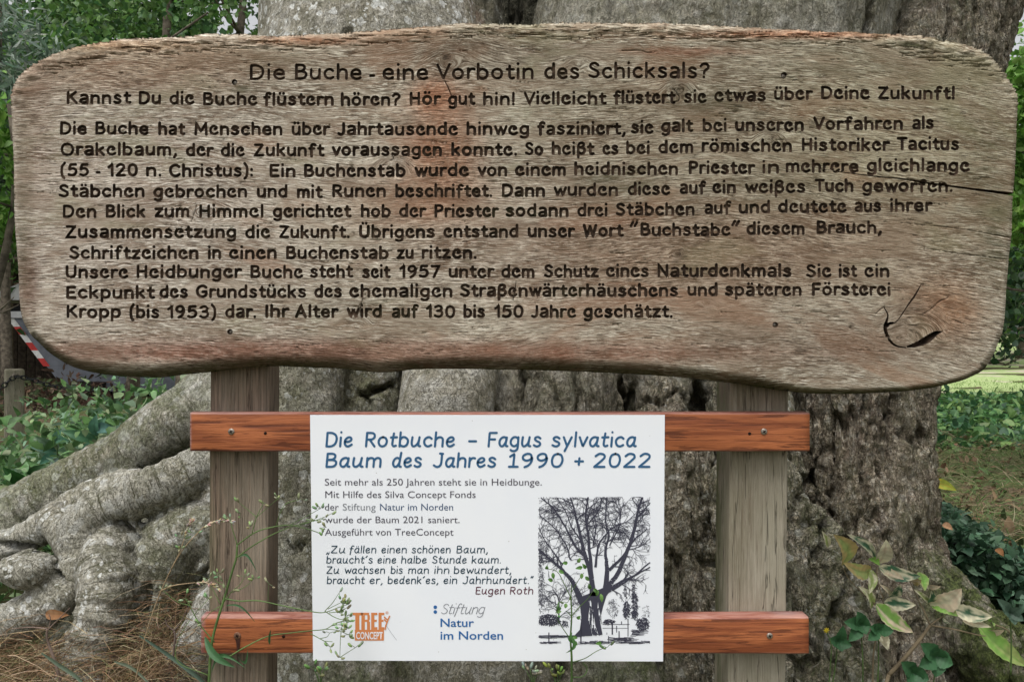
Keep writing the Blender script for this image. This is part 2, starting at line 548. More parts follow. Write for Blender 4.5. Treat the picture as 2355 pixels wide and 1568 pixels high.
# ------------------------------------------------------------------ single-line alphabet, hundredths of the capital height
G = {
'a': (47, "c 7,68 24,74 40,68 46,52 46,0|c 46,36 24,36 7,28 2,14 12,0 32,2 46,16"),
'b': (50, "p 2,104 2,0|c 2,50 16,68 34,66 48,50 50,34 46,14 32,1 16,2 2,14"),
'c': (45, "c 45,57 30,69 12,62 2,44 3,24 12,6 29,0 46,10"),
'd': (50, "p 48,104 48,0|c 48,50 36,67 20,68 6,54 1,34 6,14 18,1 34,2 48,14"),
'e': (47, "p 3,35 46,35|c 46,35 43,58 26,69 9,61 1,40 4,16 17,2 33,0 47,9"),
'E1': (46, "c 31,46 42,50 42,62 26,73 9,64 1,40 4,16 18,1 34,1 48,12"),
'f': (34, "c 40,97 29,105 17,99 14,82 14,-6|p 0,66 32,66"),
'g': (50, "c 48,54 36,67 20,68 6,54 1,34 6,14 20,2 34,4 48,18|c 48,68 48,0 45,-22 31,-34 14,-33 4,-26"),
'h': (48, "p 2,104 2,0|c 2,44 14,63 30,68 43,60 47,42 47,0"),
'i': (5, "p 3,66 3,0|p 3,104 3,105"),
'k': (46, "p 2,104 2,0|p 42,66 5,30|p 16,38 45,0"),
'l': (5, "p 3,104 3,0"),
'm': (78, "p 2,68 2,0|c 2,46 12,64 26,68 37,60 40,42 40,0|c 40,46 50,64 63,68 74,60 77,42 77,0"),
'n': (48, "p 2,68 2,0|c 2,44 14,63 30,68 43,60 47,42 47,0"),
'o': (52, "c 26,69 9,60 1,35 9,9 26,0 43,9 51,35 43,60 26,69"),
'p': (50, "p 2,68 2,-34|c 2,50 16,68 34,66 48,50 50,34 46,14 32,1 16,2 2,14"),
'r': (33, "p 2,68 2,0|c 2,40 10,60 22,68 34,65"),
's': (43, "c 40,59 25,70 9,65 6,52 19,39 34,31 42,18 34,4 18,0 2,9"),
't': (36, "c 14,92 14,20 19,4 28,0 36,4|p 0,66 34,66"),
'u': (48, "c 2,68 2,24 8,5 21,0 36,6 46,24|p 47,68 47,0"),
'v': (45, "p 0,68 22,0 45,68"),
'w': (72, "p 0,68 18,0 36,58 54,0 72,68"),
'y': (46, "p 0,68 24,2|p 47,68 12,-34"),
'z': (43, "p 2,67 42,67 2,1 45,1"),
'ß': (50, "c 4,-34 4,60 9,90 25,102 42,94 44,78 32,63 20,58|c 20,58 42,50 50,32 44,10 28,0 16,6"),
'A': (66, "p 0,0 32,100 64,0|p 10,32 54,32"),
'B': (54, "p 3,100 3,0|c 3,100 30,100 45,91 45,70 32,57 5,53|c 5,53 36,52 53,40 53,18 38,2 3,0"),
'C': (64, "c 62,84 44,100 22,96 5,76 2,48 8,20 24,3 46,1 64,16"),
'D': (62, "p 3,100 3,0|c 3,100 32,99 55,82 62,52 54,18 32,1 3,0"),
'E': (49, "p 49,100 3,100 3,0 50,0|p 3,52 42,52"),
'F': (46, "p 48,100 3,100 3,0|p 3,52 40,52"),
'G': (66, "c 62,86 44,100 22,96 5,76 2,46 12,14 34,0 56,8 64,24 64,44|p 64,46 40,46"),
'H': (58, "p 3,100 3,0|p 55,100 55,0|p 3,52 55,52"),
'I': (5, "p 3,100 3,0"),
'J': (38, "c 36,100 36,26 28,5 14,0 2,8"),
'K': (56, "p 3,100 3,0|p 52,100 6,46|p 20,58 58,0"),
'M': (76, "p 2,0 6,100 38,28 70,100 76,0"),
'N': (60, "p 3,0 3,100 58,0 58,100"),
'O': (76, "c 38,100 14,90 2,50 14,9 38,0 62,9 75,50 62,90 38,100"),
'P': (50, "p 3,100 3,0|c 3,100 34,99 49,88 49,64 34,50 3,48"),
'R': (54, "p 3,100 3,0|c 3,100 34,99 49,88 49,66 34,52 3,50|p 22,50 54,0"),
'S': (53, "c 50,87 32,101 11,94 6,77 17,61 38,48 52,32 47,10 28,0 2,12"),
'T': (58, "p 0,100 58,100|p 29,100 29,0"),
'U': (60, "c 3,100 3,32 11,8 30,0 49,8 57,32 57,100"),
'V': (62, "p 0,100 30,0 62,100"),
'W': (86, "p 0,100 21,0 43,90 65,0 86,100"),
'Z': (56, "p 2,99 54,99 0,1 57,1"),
'0': (54, "c 27,100 9,88 2,50 9,12 27,0 45,12 53,50 45,88 27,100"),
'1': (24, "p 0,76 22,100 22,0"),
'2': (54, "c 4,82 22,100 44,94 50,74 38,50 2,0|p 2,0 54,0"),
'3': (50, "c 4,90 24,101 42,94 46,76 38,60 18,54|c 18,54 42,50 50,32 42,8 22,0 2,10"),
'5': (50, "p 46,100 10,100 6,56|c 6,56 28,64 46,52 50,30 40,8 20,0 2,8"),
'7': (50, "p 2,100 50,100 16,0"),
'8': (52, "c 26,100 8,90 8,66 26,54 46,40 46,10 26,0 6,10 6,40 26,54 44,66 44,90 26,100"),
'9': (50, "c 46,70 40,94 22,100 5,86 4,62 20,48 40,56 48,74 46,40 34,12 16,-2"),
'.': (5, "p 3,1 3,3"), ',': (12, "c 10,6 8,-8 0,-22"), ':': (5, "p 3,58 3,60|p 3,6 3,8"),
'-': (32, "p 2,38 32,38"), '+': (40, "p 0,42 40,42|p 20,66 20,16"),
'?': (46, "c 2,82 14,98 34,98 45,82 40,62 24,48 20,28|p 19,1 19,3"),
'!': (6, "p 4,104 3,28|p 3,1 3,3"),
'(': (20, "c 20,116 4,84 1,40 6,-4 18,-26"), ')': (20, "c 0,116 16,84 19,40 14,-4 2,-26"),
'"': (26, "p 12,112 2,88|p 26,112 16,88"),
'´': (16, "p 0,84 16,104"), '„': (24, "p 8,6 0,-18|p 24,6 16,-18"), '“': (24, "p 0,84 8,106|p 16,84 24,106"),
}
for base, um, dots in (('a', 'ä', (12, 36)), ('o', 'ö', (14, 40)), ('u', 'ü', (13, 38)), ('U', 'Ü', (18, 42))):
    h = 103 if base != 'U' else 126
    G[um] = (G[base][0], G[base][1] + f"|p {dots[0]},{h} {dots[0]},{h+2}|p {dots[1]},{h} {dots[1]},{h+2}")
HAND = dict(G)      # flowing hand: open one-storey a, looped forms
HAND['a'] = (50, "c 46,60 30,69 12,60 2,36 6,10 20,0 34,14 44,40 46,66|c 46,66 42,24 44,4 54,2")
HAND['d'] = (52, "c 46,56 30,69 12,60 2,34 6,10 20,0 34,12 44,36|c 50,108 44,40 43,6 54,2")
HAND['u'] = (54, "c 4,68 2,26 8,4 22,2 38,20 45,44|c 47,68 43,24 45,4 55,2")
HAND['e'] = (46, "c 6,34 28,36 42,50 36,66 20,66 5,48 3,22 14,2 30,2 46,14")
HAND['f'] = (34, "c 42,98 30,106 18,94 14,60 10,10 6,-26|p 0,62 34,64")
HAND['ä'] = (50, HAND['a'][1] + "|p 18,92 18,94|p 38,92 38,94")
HAND['ü'] = (54, HAND['u'][1] + "|p 18,92 18,94|p 38,92 38,94")
HAND['1'] = (40, "p 2,78 22,100 22,2|p 2,1 44,1")
HAND['t'] = (38, "c 16,96 12,40 12,12 20,1 34,6|p 0,66 36,68")
HAND['J'] = (52, "c 52,100 34,102|c 46,100 46,30 36,4 18,0 2,12")
_gc = {}


def glyph(ch, table, per=5):
    key = (ch, id(table))
    if key not in _gc:
        w, s = table[ch]
        st = []
        for part in s.split('|'):
            k, *pp = part.split()
            P = [tuple(float(q) for q in p.split(',')) for p in pp]
            st.append(crom(P, per) if k == 'c' and len(P) > 2 else np.array(P))
        _gc[key] = (w, st)
    return _gc[key]


def word(txt, x0, x1, base, cap, table=G, gap=17, hw=0.0, slant=0.0, jit=0.0, slope=0.0, alt_e=False):
    """centre-line strokes of a word fitted between x0 and x1 (sheet units, y down)"""
    seq = []
    x = 0
    for ch in txt:
        if ch == ' ':
            x += 42; continue
        k = 'E1' if (alt_e and ch == 'e' and random.random() < 0.93) else ch
        w, st = glyph(k, table)
        g = gap * (0.75 if ch in 'rtvwTVL' else 1.0)
        seq.append((x, w, st)); x += w + g
    tot = x - g
    sx = (x1 - x0 - 2 * hw) / tot
    out = []
    for gx, w, st in seq:
        jy = random.uniform(-jit, jit)
        js = 1 + random.uniform(-jit, jit) * 0.02
        rot = random.uniform(-1, 1) * 0.02 * (jit > 0)
        for s in st:
            X = (gx + s[:, 0] + slant * s[:, 1] * 1.0) * sx + x0 + hw
            Yv = s[:, 1] * cap / 100.0 * js + rot * (s[:, 0]) * cap / 100
            out.append(np.stack([X, base - Yv + jy + slope * (X - x0)], 1))
    return out


def resample(P, step):
    d = np.r_[0, np.cumsum(np.hypot(*np.diff(P, axis=0).T))]
    if d[-1] < 1e-6: return P[:1]
    n = max(2, int(math.ceil(d[-1] / step)) + 1)
    t = np.linspace(0, d[-1], n)
    return np.stack([np.interp(t, d, P[:, 0]), np.interp(t, d, P[:, 1])], 1)

# ------------------------------------------------------------------ the sign: one thing, five main parts
YB = 1.276       # front of the oak slab
SIGN = empty('information_sign', at(1177.5, 1900, 1.36), 'weathered oak board with carved lines over a white printed sheet on two posts', 'sign')

LINES = [
 (37, 3.4, 'title', [("Die",573,656,185.7),("Buche",677,832,185),("-",848,863,190),("eine",879,985,185),("Vorbotin",1003,1228,184),("des",1251,1333,183),("Schicksals?",1352,1633,181.5)]),
 (30.5, 3.45, '', [("Kannst",152,303,240.5),("Du",318,371,241),("die",389,447,242),("Buche",466,592,243.5),("flüstern",605,768,244),("hören?",783,922,244.5),("Hör",941,1015,243),("gut",1030,1094,243),("hin!",1110,1185,244),("Vielleicht",1204,1396,242),("flüstert",1410,1555,240),("sie",1572,1625,238),("etwas",1642,1762,235),("über",1779,1870,231.5),("Deine",1887,2000,230),("Zukunft!",2018,2197,230)]),
 (30.5, 3.45, '', [("Die",137,200,311),("Buche",218,342,311),("hat",363,427,312),("Menschen",446,650,312.5),("über",670,760,312.5),("Jahrtausende",775,1053,312.5),("hinweg",1072,1218,312),("fasziniert,",1235,1440,311.5),("sie",1450,1503,308.5),("galt",1520,1595,305),("bei",1615,1672,304),("unseren",1690,1849,303),("Vorfahren",1870,2077,300),("als",2097,2148,298)]),
 (30.5, 3.45, '', [("Orakelbaum,",138,408,359.5),("der",427,492,361),("die",507,563,361),("Zukunft",583,747,361),("voraussagen",763,1017,360),("konnte.",1037,1190,359.5),("So",1206,1250,358.5),("heißt",1268,1368,357.5),("es",1385,1423,357),("bei",1439,1495,356),("dem",1513,1595,354),("römischen",1613,1822,350.5),("Historiker",1843,2047,348.5),("Tacitus",2062,2207,346.5)]),
 (30.5, 3.45, '', [("(55",138,205,407),("-",219,232,409),("120",247,318,407),("n.",335,372,407),("Christus):",388,583,408),("Ein",619,680,409),("Buchenstab",698,933,408),("wurde",953,1078,407),("von",1098,1167,406.5),("einem",1184,1302,406),("heidnischen",1320,1560,404),("Priester",1583,1737,401.5),("in",1752,1792,400),("mehrere",1806,1975,398),("gleichlange",1993,2230,396)]),
 (30.5, 3.45, '', [("Stäbchen",134,333,455),("gebrochen",352,569,456),("und",590,662,455.5),("mit",682,743,457),("Runen",763,888,455),("beschriftet.",908,1133,455),("Dann",1153,1254,454),("wurden",1273,1422,452),("diese",1443,1541,450),("auf",1562,1623,447),("ein",1638,1693,446),("weißes",1713,1853,445),("Tuch",1873,1963,443),("geworfen.",1982,2192,443)]),
 (30.5, 3.45, '', [("Den",143,222,502),("Blick",242,335,502),("zum",354,436,501),("Himmel",457,607,501),("gerichtet",627,809,501.5),("hob",829,899,501),("der",917,981,500.5),("Priester",998,1148,501),("sodann",1162,1308,500),("drei",1327,1398,499),("Stäbchen",1415,1598,497),("auf",1619,1681,493.5),("und",1698,1772,492),("deutete",1789,1947,490.5),("aus",1964,2027,489),("ihrer",2046,2145,488)]),
 (30.5, 3.45, '', [("Zusammensetzung",150,544,549),("die",563,621,549),("Zukunft.",641,805,549),("Übrigens",825,1001,548.5),("entstand",1019,1193,548),("unser",1213,1323,547),("Wort",1340,1435,546),('"',1449,1466,543),("Buchstabe",1472,1680,544),('"',1683,1700,541),("diesem",1716,1851,541),("Brauch,",1877,2029,538.5)]),
 (30.5, 3.45, '', [("Schriftzeichen",158,457,597),("in",477,509,597),("einen",526,637,597),("Buchenstab",657,894,597),("zu",912,952,596.5),("ritzen.",969,1097,596.5)]),
 (30.5, 3.45, '', [("Unsere",150,295,641),("Heidbunger",313,557,640.5),("Buche",575,697,641),("steht",712,813,640),("seit",832,899,640.5),("1957",918,1013,640),("unter",1031,1138,640),("dem",1152,1230,640),("Schutz",1250,1377,639.5),("eines",1393,1493,638.5),("Naturdenkmals",1511,1821,638),("Sie",1853,1912,638.5),("ist",1928,1972,639),("ein",1987,2046,638.5)]),
 (30.5, 3.45, '', [("Eckpunkt",151,357,688),("des",366,433,686.5),("Grundstücks",450,705,686),("des",722,787,685.5),("ehemaligen",803,1041,684.5),("Straßenwärterhäuschens",1057,1560,683.5),("und",1580,1651,682),("späteren",1666,1844,681.5),("Försterei",1866,2049,681)]),
 (30.5, 3.45, '', [("Kropp",152,278,732.5),("(bis",297,367,733),("1953)",384,498,733),("dar.",517,590,732),("Ihr",609,666,731),("Alter",678,779,731.5),("wird",797,879,731),("auf",900,962,731.5),("130",979,1048,732),("bis",1065,1116,732),("150",1136,1205,731.5),("Jahre",1220,1325,732),("geschätzt.",1341,1548,731.5)]),
]
OUT = [(25,227),(28,300),(32,392),(33,492),(38,566),(42,626),(45,692),(53,736),(70,768),(88,787),(123,818),(167,843),(233,860),(300,866),(367,868),(417,862),(477,856),(550,848),(600,843),(640,842),(733,846),(785,848),(852,855),(892,856),(952,850),(1018,848),(1118,849),(1252,852),(1352,855),(1452,860),(1570,868),(1647,877),(1700,883),(1813,900),(1870,905),(1937,906),(2003,904),(2103,897),(2187,882),(2235,865),(2263,848),(2283,818),(2297,785),(2308,752),(2315,659),(2320,592),(2326,542),(2329,459),(2334,392),(2338,293),(2340,227),(2327,192),(2303,160),(2280,133),(2237,108),(2190,97),(2137,87),(2050,79),(1970,75),(1837,70),(1703,62),(1570,55),(1450,53),(1318,52),(1218,56),(1152,57),(1100,55),(1052,55),(1000,60),(935,65),(852,72),(785,77),(700,80),(653,83),(600,82),(535,79),(467,78),(427,84),(367,87),(283,91),(200,103),(143,118),(100,135),(67,155),(43,178),(31,200)]


def build_board():
    o = crom(OUT + [OUT[0]], 8)[:-1]
    o = resample(np.vstack([o, o[:1]]), 3.0)[:-1]
    # torn, rotted upper edge and gentle unevenness elsewhere
    for i, (x, y) in enumerate(o):
        top = 1.0 if y < 130 else 0.0
        n1 = noise.fractal(Vector((x * 0.03, y * 0.03, 3)), 0.7, 2, 4)
        n2 = noise.fractal(Vector((x * 0.12, 5, 1)), 0.7, 2, 3)
        o[i, 1] += top * (n1 * 1.6 + n2 * 2.2) + (1 - top) * n1 * 0.7
        o[i, 0] += (1 - top) * n1 * 0.5
    # strokes: (polyline, half width, depth in metres, line index or -1)
    S = []
    for li, (cap, hw, kind, words) in enumerate(LINES):
        for (t, x0, x1, b) in words:
            if t == '"':
                st = [np.array([[x0 + 2, b], [x0 + 7, b - 0]]) * 1.0]
                st = [np.array([[x0 + 7, b - 32], [x0 + 2, b - 23]]), np.array([[x1 - 1, b - 32], [x1 - 6, b - 23]])]
            else:
                c_ = cap - 2 * hw
                st = word(t, x0, x1, b - hw, c_ + 1, gap=26 if kind else 27, hw=hw, jit=0.5, alt_e=(kind == ''))
            for s in st: S.append((s, hw * random.uniform(0.9, 1.06), 0.0040, li))
    def vstroke(pts, ws, dep, li=-1):
        P = crom(pts, 6); W = crom([[w, 0] for w in ws], 6)[:, 0]
        S.append((P, W, dep, li))
    vstroke([(1890,389),(1997,404),(2060,410),(2110,417),(2170,426),(2253,437),(2332,447)], [0.5,1.2,1.4,1.9,2.2,2.8,3.8], 0.02, len(LINES) + 1)
    vstroke([(2063,512),(2203,526),(2322,547)], [0.3,0.6,0.9], 0.006)
    vstroke([(2117,569),(2200,583),(2318,597)], [0.3,0.6,0.9], 0.006)
    vstroke([(2118,655),(2105,678),(2090,699),(2063,738),(2044,746)], [0.8,2.2,1.6,1.1,1.6], 0.014, len(LINES) + 1)
    vstroke([(2034,708),(2042,726),(2036,750),(2040,770),(2050,787),(2064,796),(2084,799)], [1.2,1.8,4.0,4.0,2.8,2.0,1.4], 0.018, len(LINES) + 1)
    vstroke([(2038,750),(2048,744),(2058,742)], [4.5,4.0,1.5], 0.014, len(LINES) + 1)
    vstroke([(2014,722),(2024,713),(2034,706)], [0.8,0.8,0.9], 0.005)
    vstroke([(2088,797),(2108,792),(2130,782),(2150,768),(2166,762)], [2.5,6,8.5,7,1.5], 0.020, len(LINES) + 1)
    vstroke([(2180,685),(2160,694),(2140,712),(2112,728)], [0.8,0.9,0.7,0.3], 0.005)
    vstroke([(2117,652),(2130,656)], [0.7,0.3], 0.004)
    vstroke([(2192,735),(2210,743),(2222,745)], [0.4,0.6,0.3], 0.004)
    vstroke([(1022,186),(1030,200),(1038,220)], [0.8,1.7,1.0], 0.010)
    vstroke([(453,471),(448,486),(441,510)], [0.7,0.9,0.8], 0.006)
    vstroke([(1187,648),(1184,672),(1180,690)], [0.5,1.6,1.2], 0.008)
    vstroke([(834,690),(829,706),(828,725)], [0.6,1.0,0.8], 0.006)
    vstroke([(812,706),(824,704),(832,697)], [0.5,0.8,0.5], 0.005)
    vstroke([(900,355),(905,365),(899,370)], [1.0,1.2,0.7], 0.006)
    vstroke([(1547,205),(1555,212),(1563,228),(1553,236)], [0.9,1.4,1.4,0.8], 0.008)
    vstroke([(1430,118),(1470,117),(1490,122),(1510,119)], [0.9,1.2,1.0,0.6], 0.004)
    for k in range(430):      # small surface checks along the grain
        x = random.uniform(60, 2250); y = random.uniform(105, 815); L = random.uniform(10, 55)
        dy = random.uniform(-.02, .06) * L
        vstroke([(x, y), (x + L / 2, y + dy * 0.4), (x + L, y + dy)], [0.2, random.uniform(.4, .8), 0.2], 0.0025)
    for x in range(95, 2300, 8):  # deeper furrows in the weathered upper band
        if random.random() < 0.75:
            yt = np.interp(x, [100, 300, 600, 1050, 1400, 2000, 2300], [140, 92, 84, 58, 54, 76, 150])
            y = yt + random.uniform(7, 34); L = random.uniform(16, 60)
            vstroke([(x, y), (x + L / 2, y + random.uniform(-1, 2)), (x + L, y + random.uniform(-2, 3))], [0.3, random.uniform(.6, 1.5), 0.3], random.uniform(0.003, 0.007))
    HOLES = [(539, 189, 6.5), (1803, 174, 7.5), (529, 763, 6.5), (1783, 747, 6.5)]
    for (x, y, r) in HOLES:
        S.append((np.array([[x, y], [x + 0.1, y]]), r, 0.006, len(LINES)))

    kd_pts, kd_hw, kd_dep, kd_li = [], [], [], []
    for (P, hw, dep, li) in S:
        if np.ndim(hw):
            d0 = np.linspace(0, 1, len(P)); R = resample(P, 0.7); W = np.interp(np.linspace(0, 1, len(R)), d0, hw)
        else:
            R = resample(P, 0.7); W = np.full(len(R), hw)
        kd_pts.append(R); kd_hw.append(W); kd_dep.append(np.full(len(R), dep)); kd_li.append(np.full(len(R), li))
    KPn = np.vstack(kd_pts); KW = np.concatenate(kd_hw); KDp = np.concatenate(kd_dep); KL = np.concatenate(kd_li)
    lt = KDTree(len(KPn)); isl = (KL >= 0) & (KL < len(LINES))
    for i in np.where(isl)[0].tolist(): lt.insert((KPn[i, 0], KPn[i, 1], 0), i)
    lt.balance()
    fine_ = np.where((KL < 0) & (KDp < 0.0026))[0]
    bad = [i for i in fine_.tolist() if lt.find((KPn[i, 0], KPn[i, 1], 0))[2] < 5.5]
    km = np.ones(len(KPn), bool); km[bad] = False
    KPn, KW, KDp, KL = KPn[km], KW[km], KDp[km], KL[km]
    kd = KDTree(len(KPn))
    for i, p in enumerate(KPn.tolist()): kd.insert((p[0], p[1], 0), i)
    kd.balance()

    def nearest(pts):
        idx = np.empty(len(pts), dtype=int); dd = np.empty(len(pts))
        for i, p in enumerate(pts.tolist()):
            best = None
            for (_, j, d) in kd.find_n((p[0], p[1], 0), 3):
                q = d - KW[j]
                if best is None or q < best[0]: best = (q, j, d)
            idx[i] = best[1]; dd[i] = best[2]
        return idx, dd

    # sample points: contours of the strokes
    smp = []
    for (P, hw, dep, li) in S:
        for f in (1.0, 0.62, 0.0):
            R = resample(P, 2.0)
            W = (np.interp(np.linspace(0, 1, len(R)), np.linspace(0, 1, len(P)), hw) if np.ndim(hw) else np.full(len(R), hw)) * f
            if f == 0.0:
                smp.append(R); continue
            T = np.gradient(R, axis=0); T /= (np.linalg.norm(T, axis=1, keepdims=True) + 1e-9)
            N = np.stack([-T[:, 1], T[:, 0]], 1)
            smp += [R + N * W[:, None], R - N * W[:, None]]
            for (c, t, w) in ((R[0], -T[0], W[0]), (R[-1], T[-1], W[-1])):
                a0 = math.atan2(t[1], t[0])
                k = 9 if w > 5 else 5
                A = a0 + np.linspace(-math.pi / 2, math.pi / 2, k + 2)[1:-1]
                smp.append(c + w * np.stack([np.cos(A), np.sin(A)], 1))
    SM = np.vstack(smp)
    idx, dd = nearest(SM)
    ratio = dd / KW[idx]
    # drop contour points swallowed by a neighbouring stroke (not on the levels 0, .62, 1)
    ok = (np.abs(ratio - 1) < 0.14) | (np.abs(ratio - 0.62) < 0.12) | (ratio < 0.12)
    SM = SM[ok]
    # filler grid
    gs = 4.0
    gx, gy = np.meshgrid(np.arange(20, 2350, gs), np.arange(45, 915, gs))
    gx = gx + (np.arange(gx.shape[0]) % 2)[:, None] * gs / 2
    GR = np.stack([gx.ravel(), gy.ravel()], 1) + RNG.uniform(-0.5, 0.5, (gx.size, 2))
    ig, dg = nearest(GR)
    GR = GR[dg > KW[ig] + 1.3]
    PT = np.vstack([SM, GR])

    # inside the outline, and distance to it
    ox, oy = o[:, 0], o[:, 1]
    def inside(P):
        res = np.zeros(len(P), dtype=bool)
        x1, y1 = np.roll(ox, -1), np.roll(oy, -1)
        for s in range(0, len(P), 20000):
            q = P[s:s + 20000]
            c = ((oy[None] > q[:, 1:2]) != (y1[None] > q[:, 1:2]))
            xi = (x1 - ox)[None] * (q[:, 1:2] - oy[None]) / ((y1 - oy)[None] + 1e-12) + ox[None]
            res[s:s + 20000] = (np.sum(c & (q[:, 0:1] < xi), axis=1) % 2) == 1
        return res
    okd = KDTree(len(o))
    for i, p in enumerate(o.tolist()): okd.insert((p[0], p[1], 0), i)
    okd.balance()
    ins = inside(PT)
    PT = PT[ins]
    od = np.array([okd.find((p[0], p[1], 0))[2] for p in PT.tolist()])
    PT = PT[od > 1.8]
    # unify near-duplicates
    key = np.round(PT / 0.55).astype(np.int64)
    _, ui = np.unique(key[:, 0] * 100000 + key[:, 1], return_index=True)
    PT = PT[ui]
    ALL = np.vstack([o, PT])
    no = len(o)
    res = delaunay_2d_cdt([Vector(p) for p in ALL.tolist()], [(i, (i + 1) % no) for i in range(no)], [], 0, 1e-5, False)
    V2 = np.array([v[:] for v in res[0]]); F = np.array([f for f in res[2] if len(f) == 3])
    cen = V2[F].mean(axis=1)
    keep = inside(cen)
    F = F[keep]; cen = cen[keep]
    iv, dv = nearest(V2)
    rv = dv / KW[iv]
    # groove depth
    t = np.clip((1.0 - rv) / 0.38, 0, 1)
    gdep = KDp[iv] * (t * t * (3 - 2 * t))
    ndep = np.array([noise.noise(Vector((p[0] * 0.15, p[1] * 0.15, 2))) for p in V2.tolist()])
    gdep *= (1 + 0.3 * ndep)
    # worn edges
    near = [okd.find((p[0], p[1], 0)) for p in V2.tolist()]
    oi = np.array([n_[1] for n_ in near]); dist = np.array([n_[2] for n_ in near])
    isout = dist < 0.05
    T = np.roll(o, -3, axis=0) - np.roll(o, 3, axis=0)
    T /= np.linalg.norm(T, axis=1, keepdims=True)
    NY = T[:, 0] * (1 if np.sum(ox * np.roll(oy, -1) - np.roll(ox, -1) * oy) < 0 else -1)   # +1 where the outline faces down
    if NY[np.argmax(oy)] < 0: NY = -NY
    ny = NY[oi]
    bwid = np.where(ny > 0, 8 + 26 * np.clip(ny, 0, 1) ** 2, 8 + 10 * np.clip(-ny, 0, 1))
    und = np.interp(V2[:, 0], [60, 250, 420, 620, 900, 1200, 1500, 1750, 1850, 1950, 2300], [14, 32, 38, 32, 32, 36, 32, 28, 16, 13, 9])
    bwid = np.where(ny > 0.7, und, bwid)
    bdep = np.where(ny > 0, 0.012 + 0.030 * np.clip(ny, 0, 1), 0.010 + 0.010 * np.clip(-ny, 0, 1))
    q = np.clip(1 - dist / bwid, 0, 1)
    edge = bdep * (1 - np.sqrt(np.clip(1 - q * q, 0, 1)))
    # large unevenness of the slab and weathered relief of the upper band
    rel = np.empty(len(V2)); topband = np.zeros(len(V2))
    yt = np.interp(V2[:, 0], [25, 100, 300, 600, 1050, 1400, 2000, 2280, 2340], [230, 140, 92, 84, 58, 54, 76, 133, 230])
    topband = np.clip(1 - (V2[:, 1] - yt) / 45, 0, 1)
    for i, p in enumerate(V2.tolist()):
        a = noise.fractal(Vector((p[0] * 0.006, p[1] * 0.02, 0)), 0.7, 2, 3) * 0.0008
        b = noise.fractal(Vector((p[0] * 0.02, p[1] * 0.28, 4)), 0.7, 2, 3)
        rel[i] = a + b * (0.00035 + 0.0042 * topband[i] ** 1.5)
    back = edge + rel + gdep
    Yv = YB + edge
    X = (V2[:, 0] - CX) * KP * Yv
    Z = CZ - (V2[:, 1] - CY) * KP * Yv
    V3 = np.stack([X, YB + back, Z], 1)

    # grain coordinates that bend round the knots
    u = V2[:, 0] * 0.000716; v = V2[:, 1] * 0.000716
    v = v + 0.012 * np.sin(V2[:, 0] / 260.0 + 0.6) + 0.006 * np.sin(V2[:, 0] / 97.0) * np.cos(V2[:, 1] / 150.0)
    v = v - 0.030 * np.exp(-((V2[:, 0] - 1040) / 150.0) ** 2) * np.exp(-((V2[:, 1] - 120) / 120.0) ** 2) * -1
    v = v - np.clip(V2[:, 0] - 1500, 0, None) * 0.000716 * 0.10
    v = v + np.array([0.0035 * noise.noise(Vector((p[0] * 0.008, p[1] * 0.02, 1))) + 0.0004 * noise.noise(Vector((p[0] * 0.04, p[1] * 0.06, 5))) for p in V2.tolist()])
    knot = np.zeros(len(V2))
    for (kx, ky, kr, amp) in [(1035,150,36,.7),(1560,208,26,1),(2100,745,46,.4),(470,488,24,1),(905,385,26,.8),(815,735,24,.6),(1560,585,14,1),(1768,322,22,.8),(1620,700,20,.5),(1330,150,22,.6)]:
        dx, dy = (V2[:, 0] - kx) / (kr * 1.7), (V2[:, 1] - ky) / kr
        r2 = dx * dx + dy * dy
        w = np.exp(-r2)
        v += -np.sign(dy) * kr * 0.000716 * 0.9 * amp * np.exp(-r2 * 0.5) * (1 - np.exp(-dy * dy * 2))
        ring = np.sqrt(r2) * kr * 0.000716
        wk = np.clip(w * 1.6 - 0.5, 0, 1) * amp
        v = v * (1 - wk) + (ky * 0.000716 + ring) * wk
        knot = np.maximum(knot, wk)
    GR3 = np.stack([u, v, np.zeros(len(u))], 1)
    # tint of the wood and moss, in broad patches
    tint = np.ones((len(V2), 3)) * np.array([1.32, 1.33, 1.24])
    def patch(cx, cy, rx, ry, col, s=1.0):
        w = np.exp(-(((V2[:, 0] - cx) / rx) ** 2 + ((V2[:, 1] - cy) / ry) ** 2) ** 1.3) * s
        wn_ = np.clip(w * (1 + 0.5 * ndep), 0, 1)[:, None]
        tint[:] = tint * (1 - wn_) + np.array(col) * wn_
    patch(230, 520, 520, 330, (1.50, 1.48, 1.46))
    patch(1300, 560, 500, 200, (1.25, 1.15, 1.08), 0.6)
    patch(2050, 330, 520, 300, (0.95, 0.93, 0.74), 0.9)
    patch(1500, 300, 300, 220, (0.95, 0.91, 0.78), 0.8)
    patch(1000, 225, 60, 50, (1.1, 0.62, 0.42), 1)
    patch(1020, 350, 85, 130, (1.05, 0.66, 0.48), 0.95)
    patch(960, 460, 160, 75, (1.0, 0.70, 0.53), 0.7)
    patch(1560, 600, 340, 110, (0.98, 0.78, 0.63), 0.7)
    patch(1900, 560, 330, 100, (0.92, 0.76, 0.64), 0.6)
    patch(2180, 720, 80, 75, (0.98, 0.60, 0.38), 0.85)
    patch(2120, 700, 90, 70, (0.85, 0.62, 0.46), 0.5)
    patch(1900, 780, 340, 70, (0.74, 0.66, 0.58), 0.75)
    patch(320, 175, 300, 50, (1.0, 0.82, 0.68), 0.75)
    patch(420, 130, 330, 40, (1.12, 0.90, 0.70), 0.5)
    patch(1090, 120, 210, 45, (0.66, 0.60, 0.50), 0.8)
    patch(1250, 75, 420, 22, (1.25, 1.18, 1.02), 0.8)
    patch(62, 650, 26, 80, (0.62, 0.42, 0.38), 0.9)
    patch(80, 280, 50, 160, (0.86, 0.70, 0.62), 0.6)
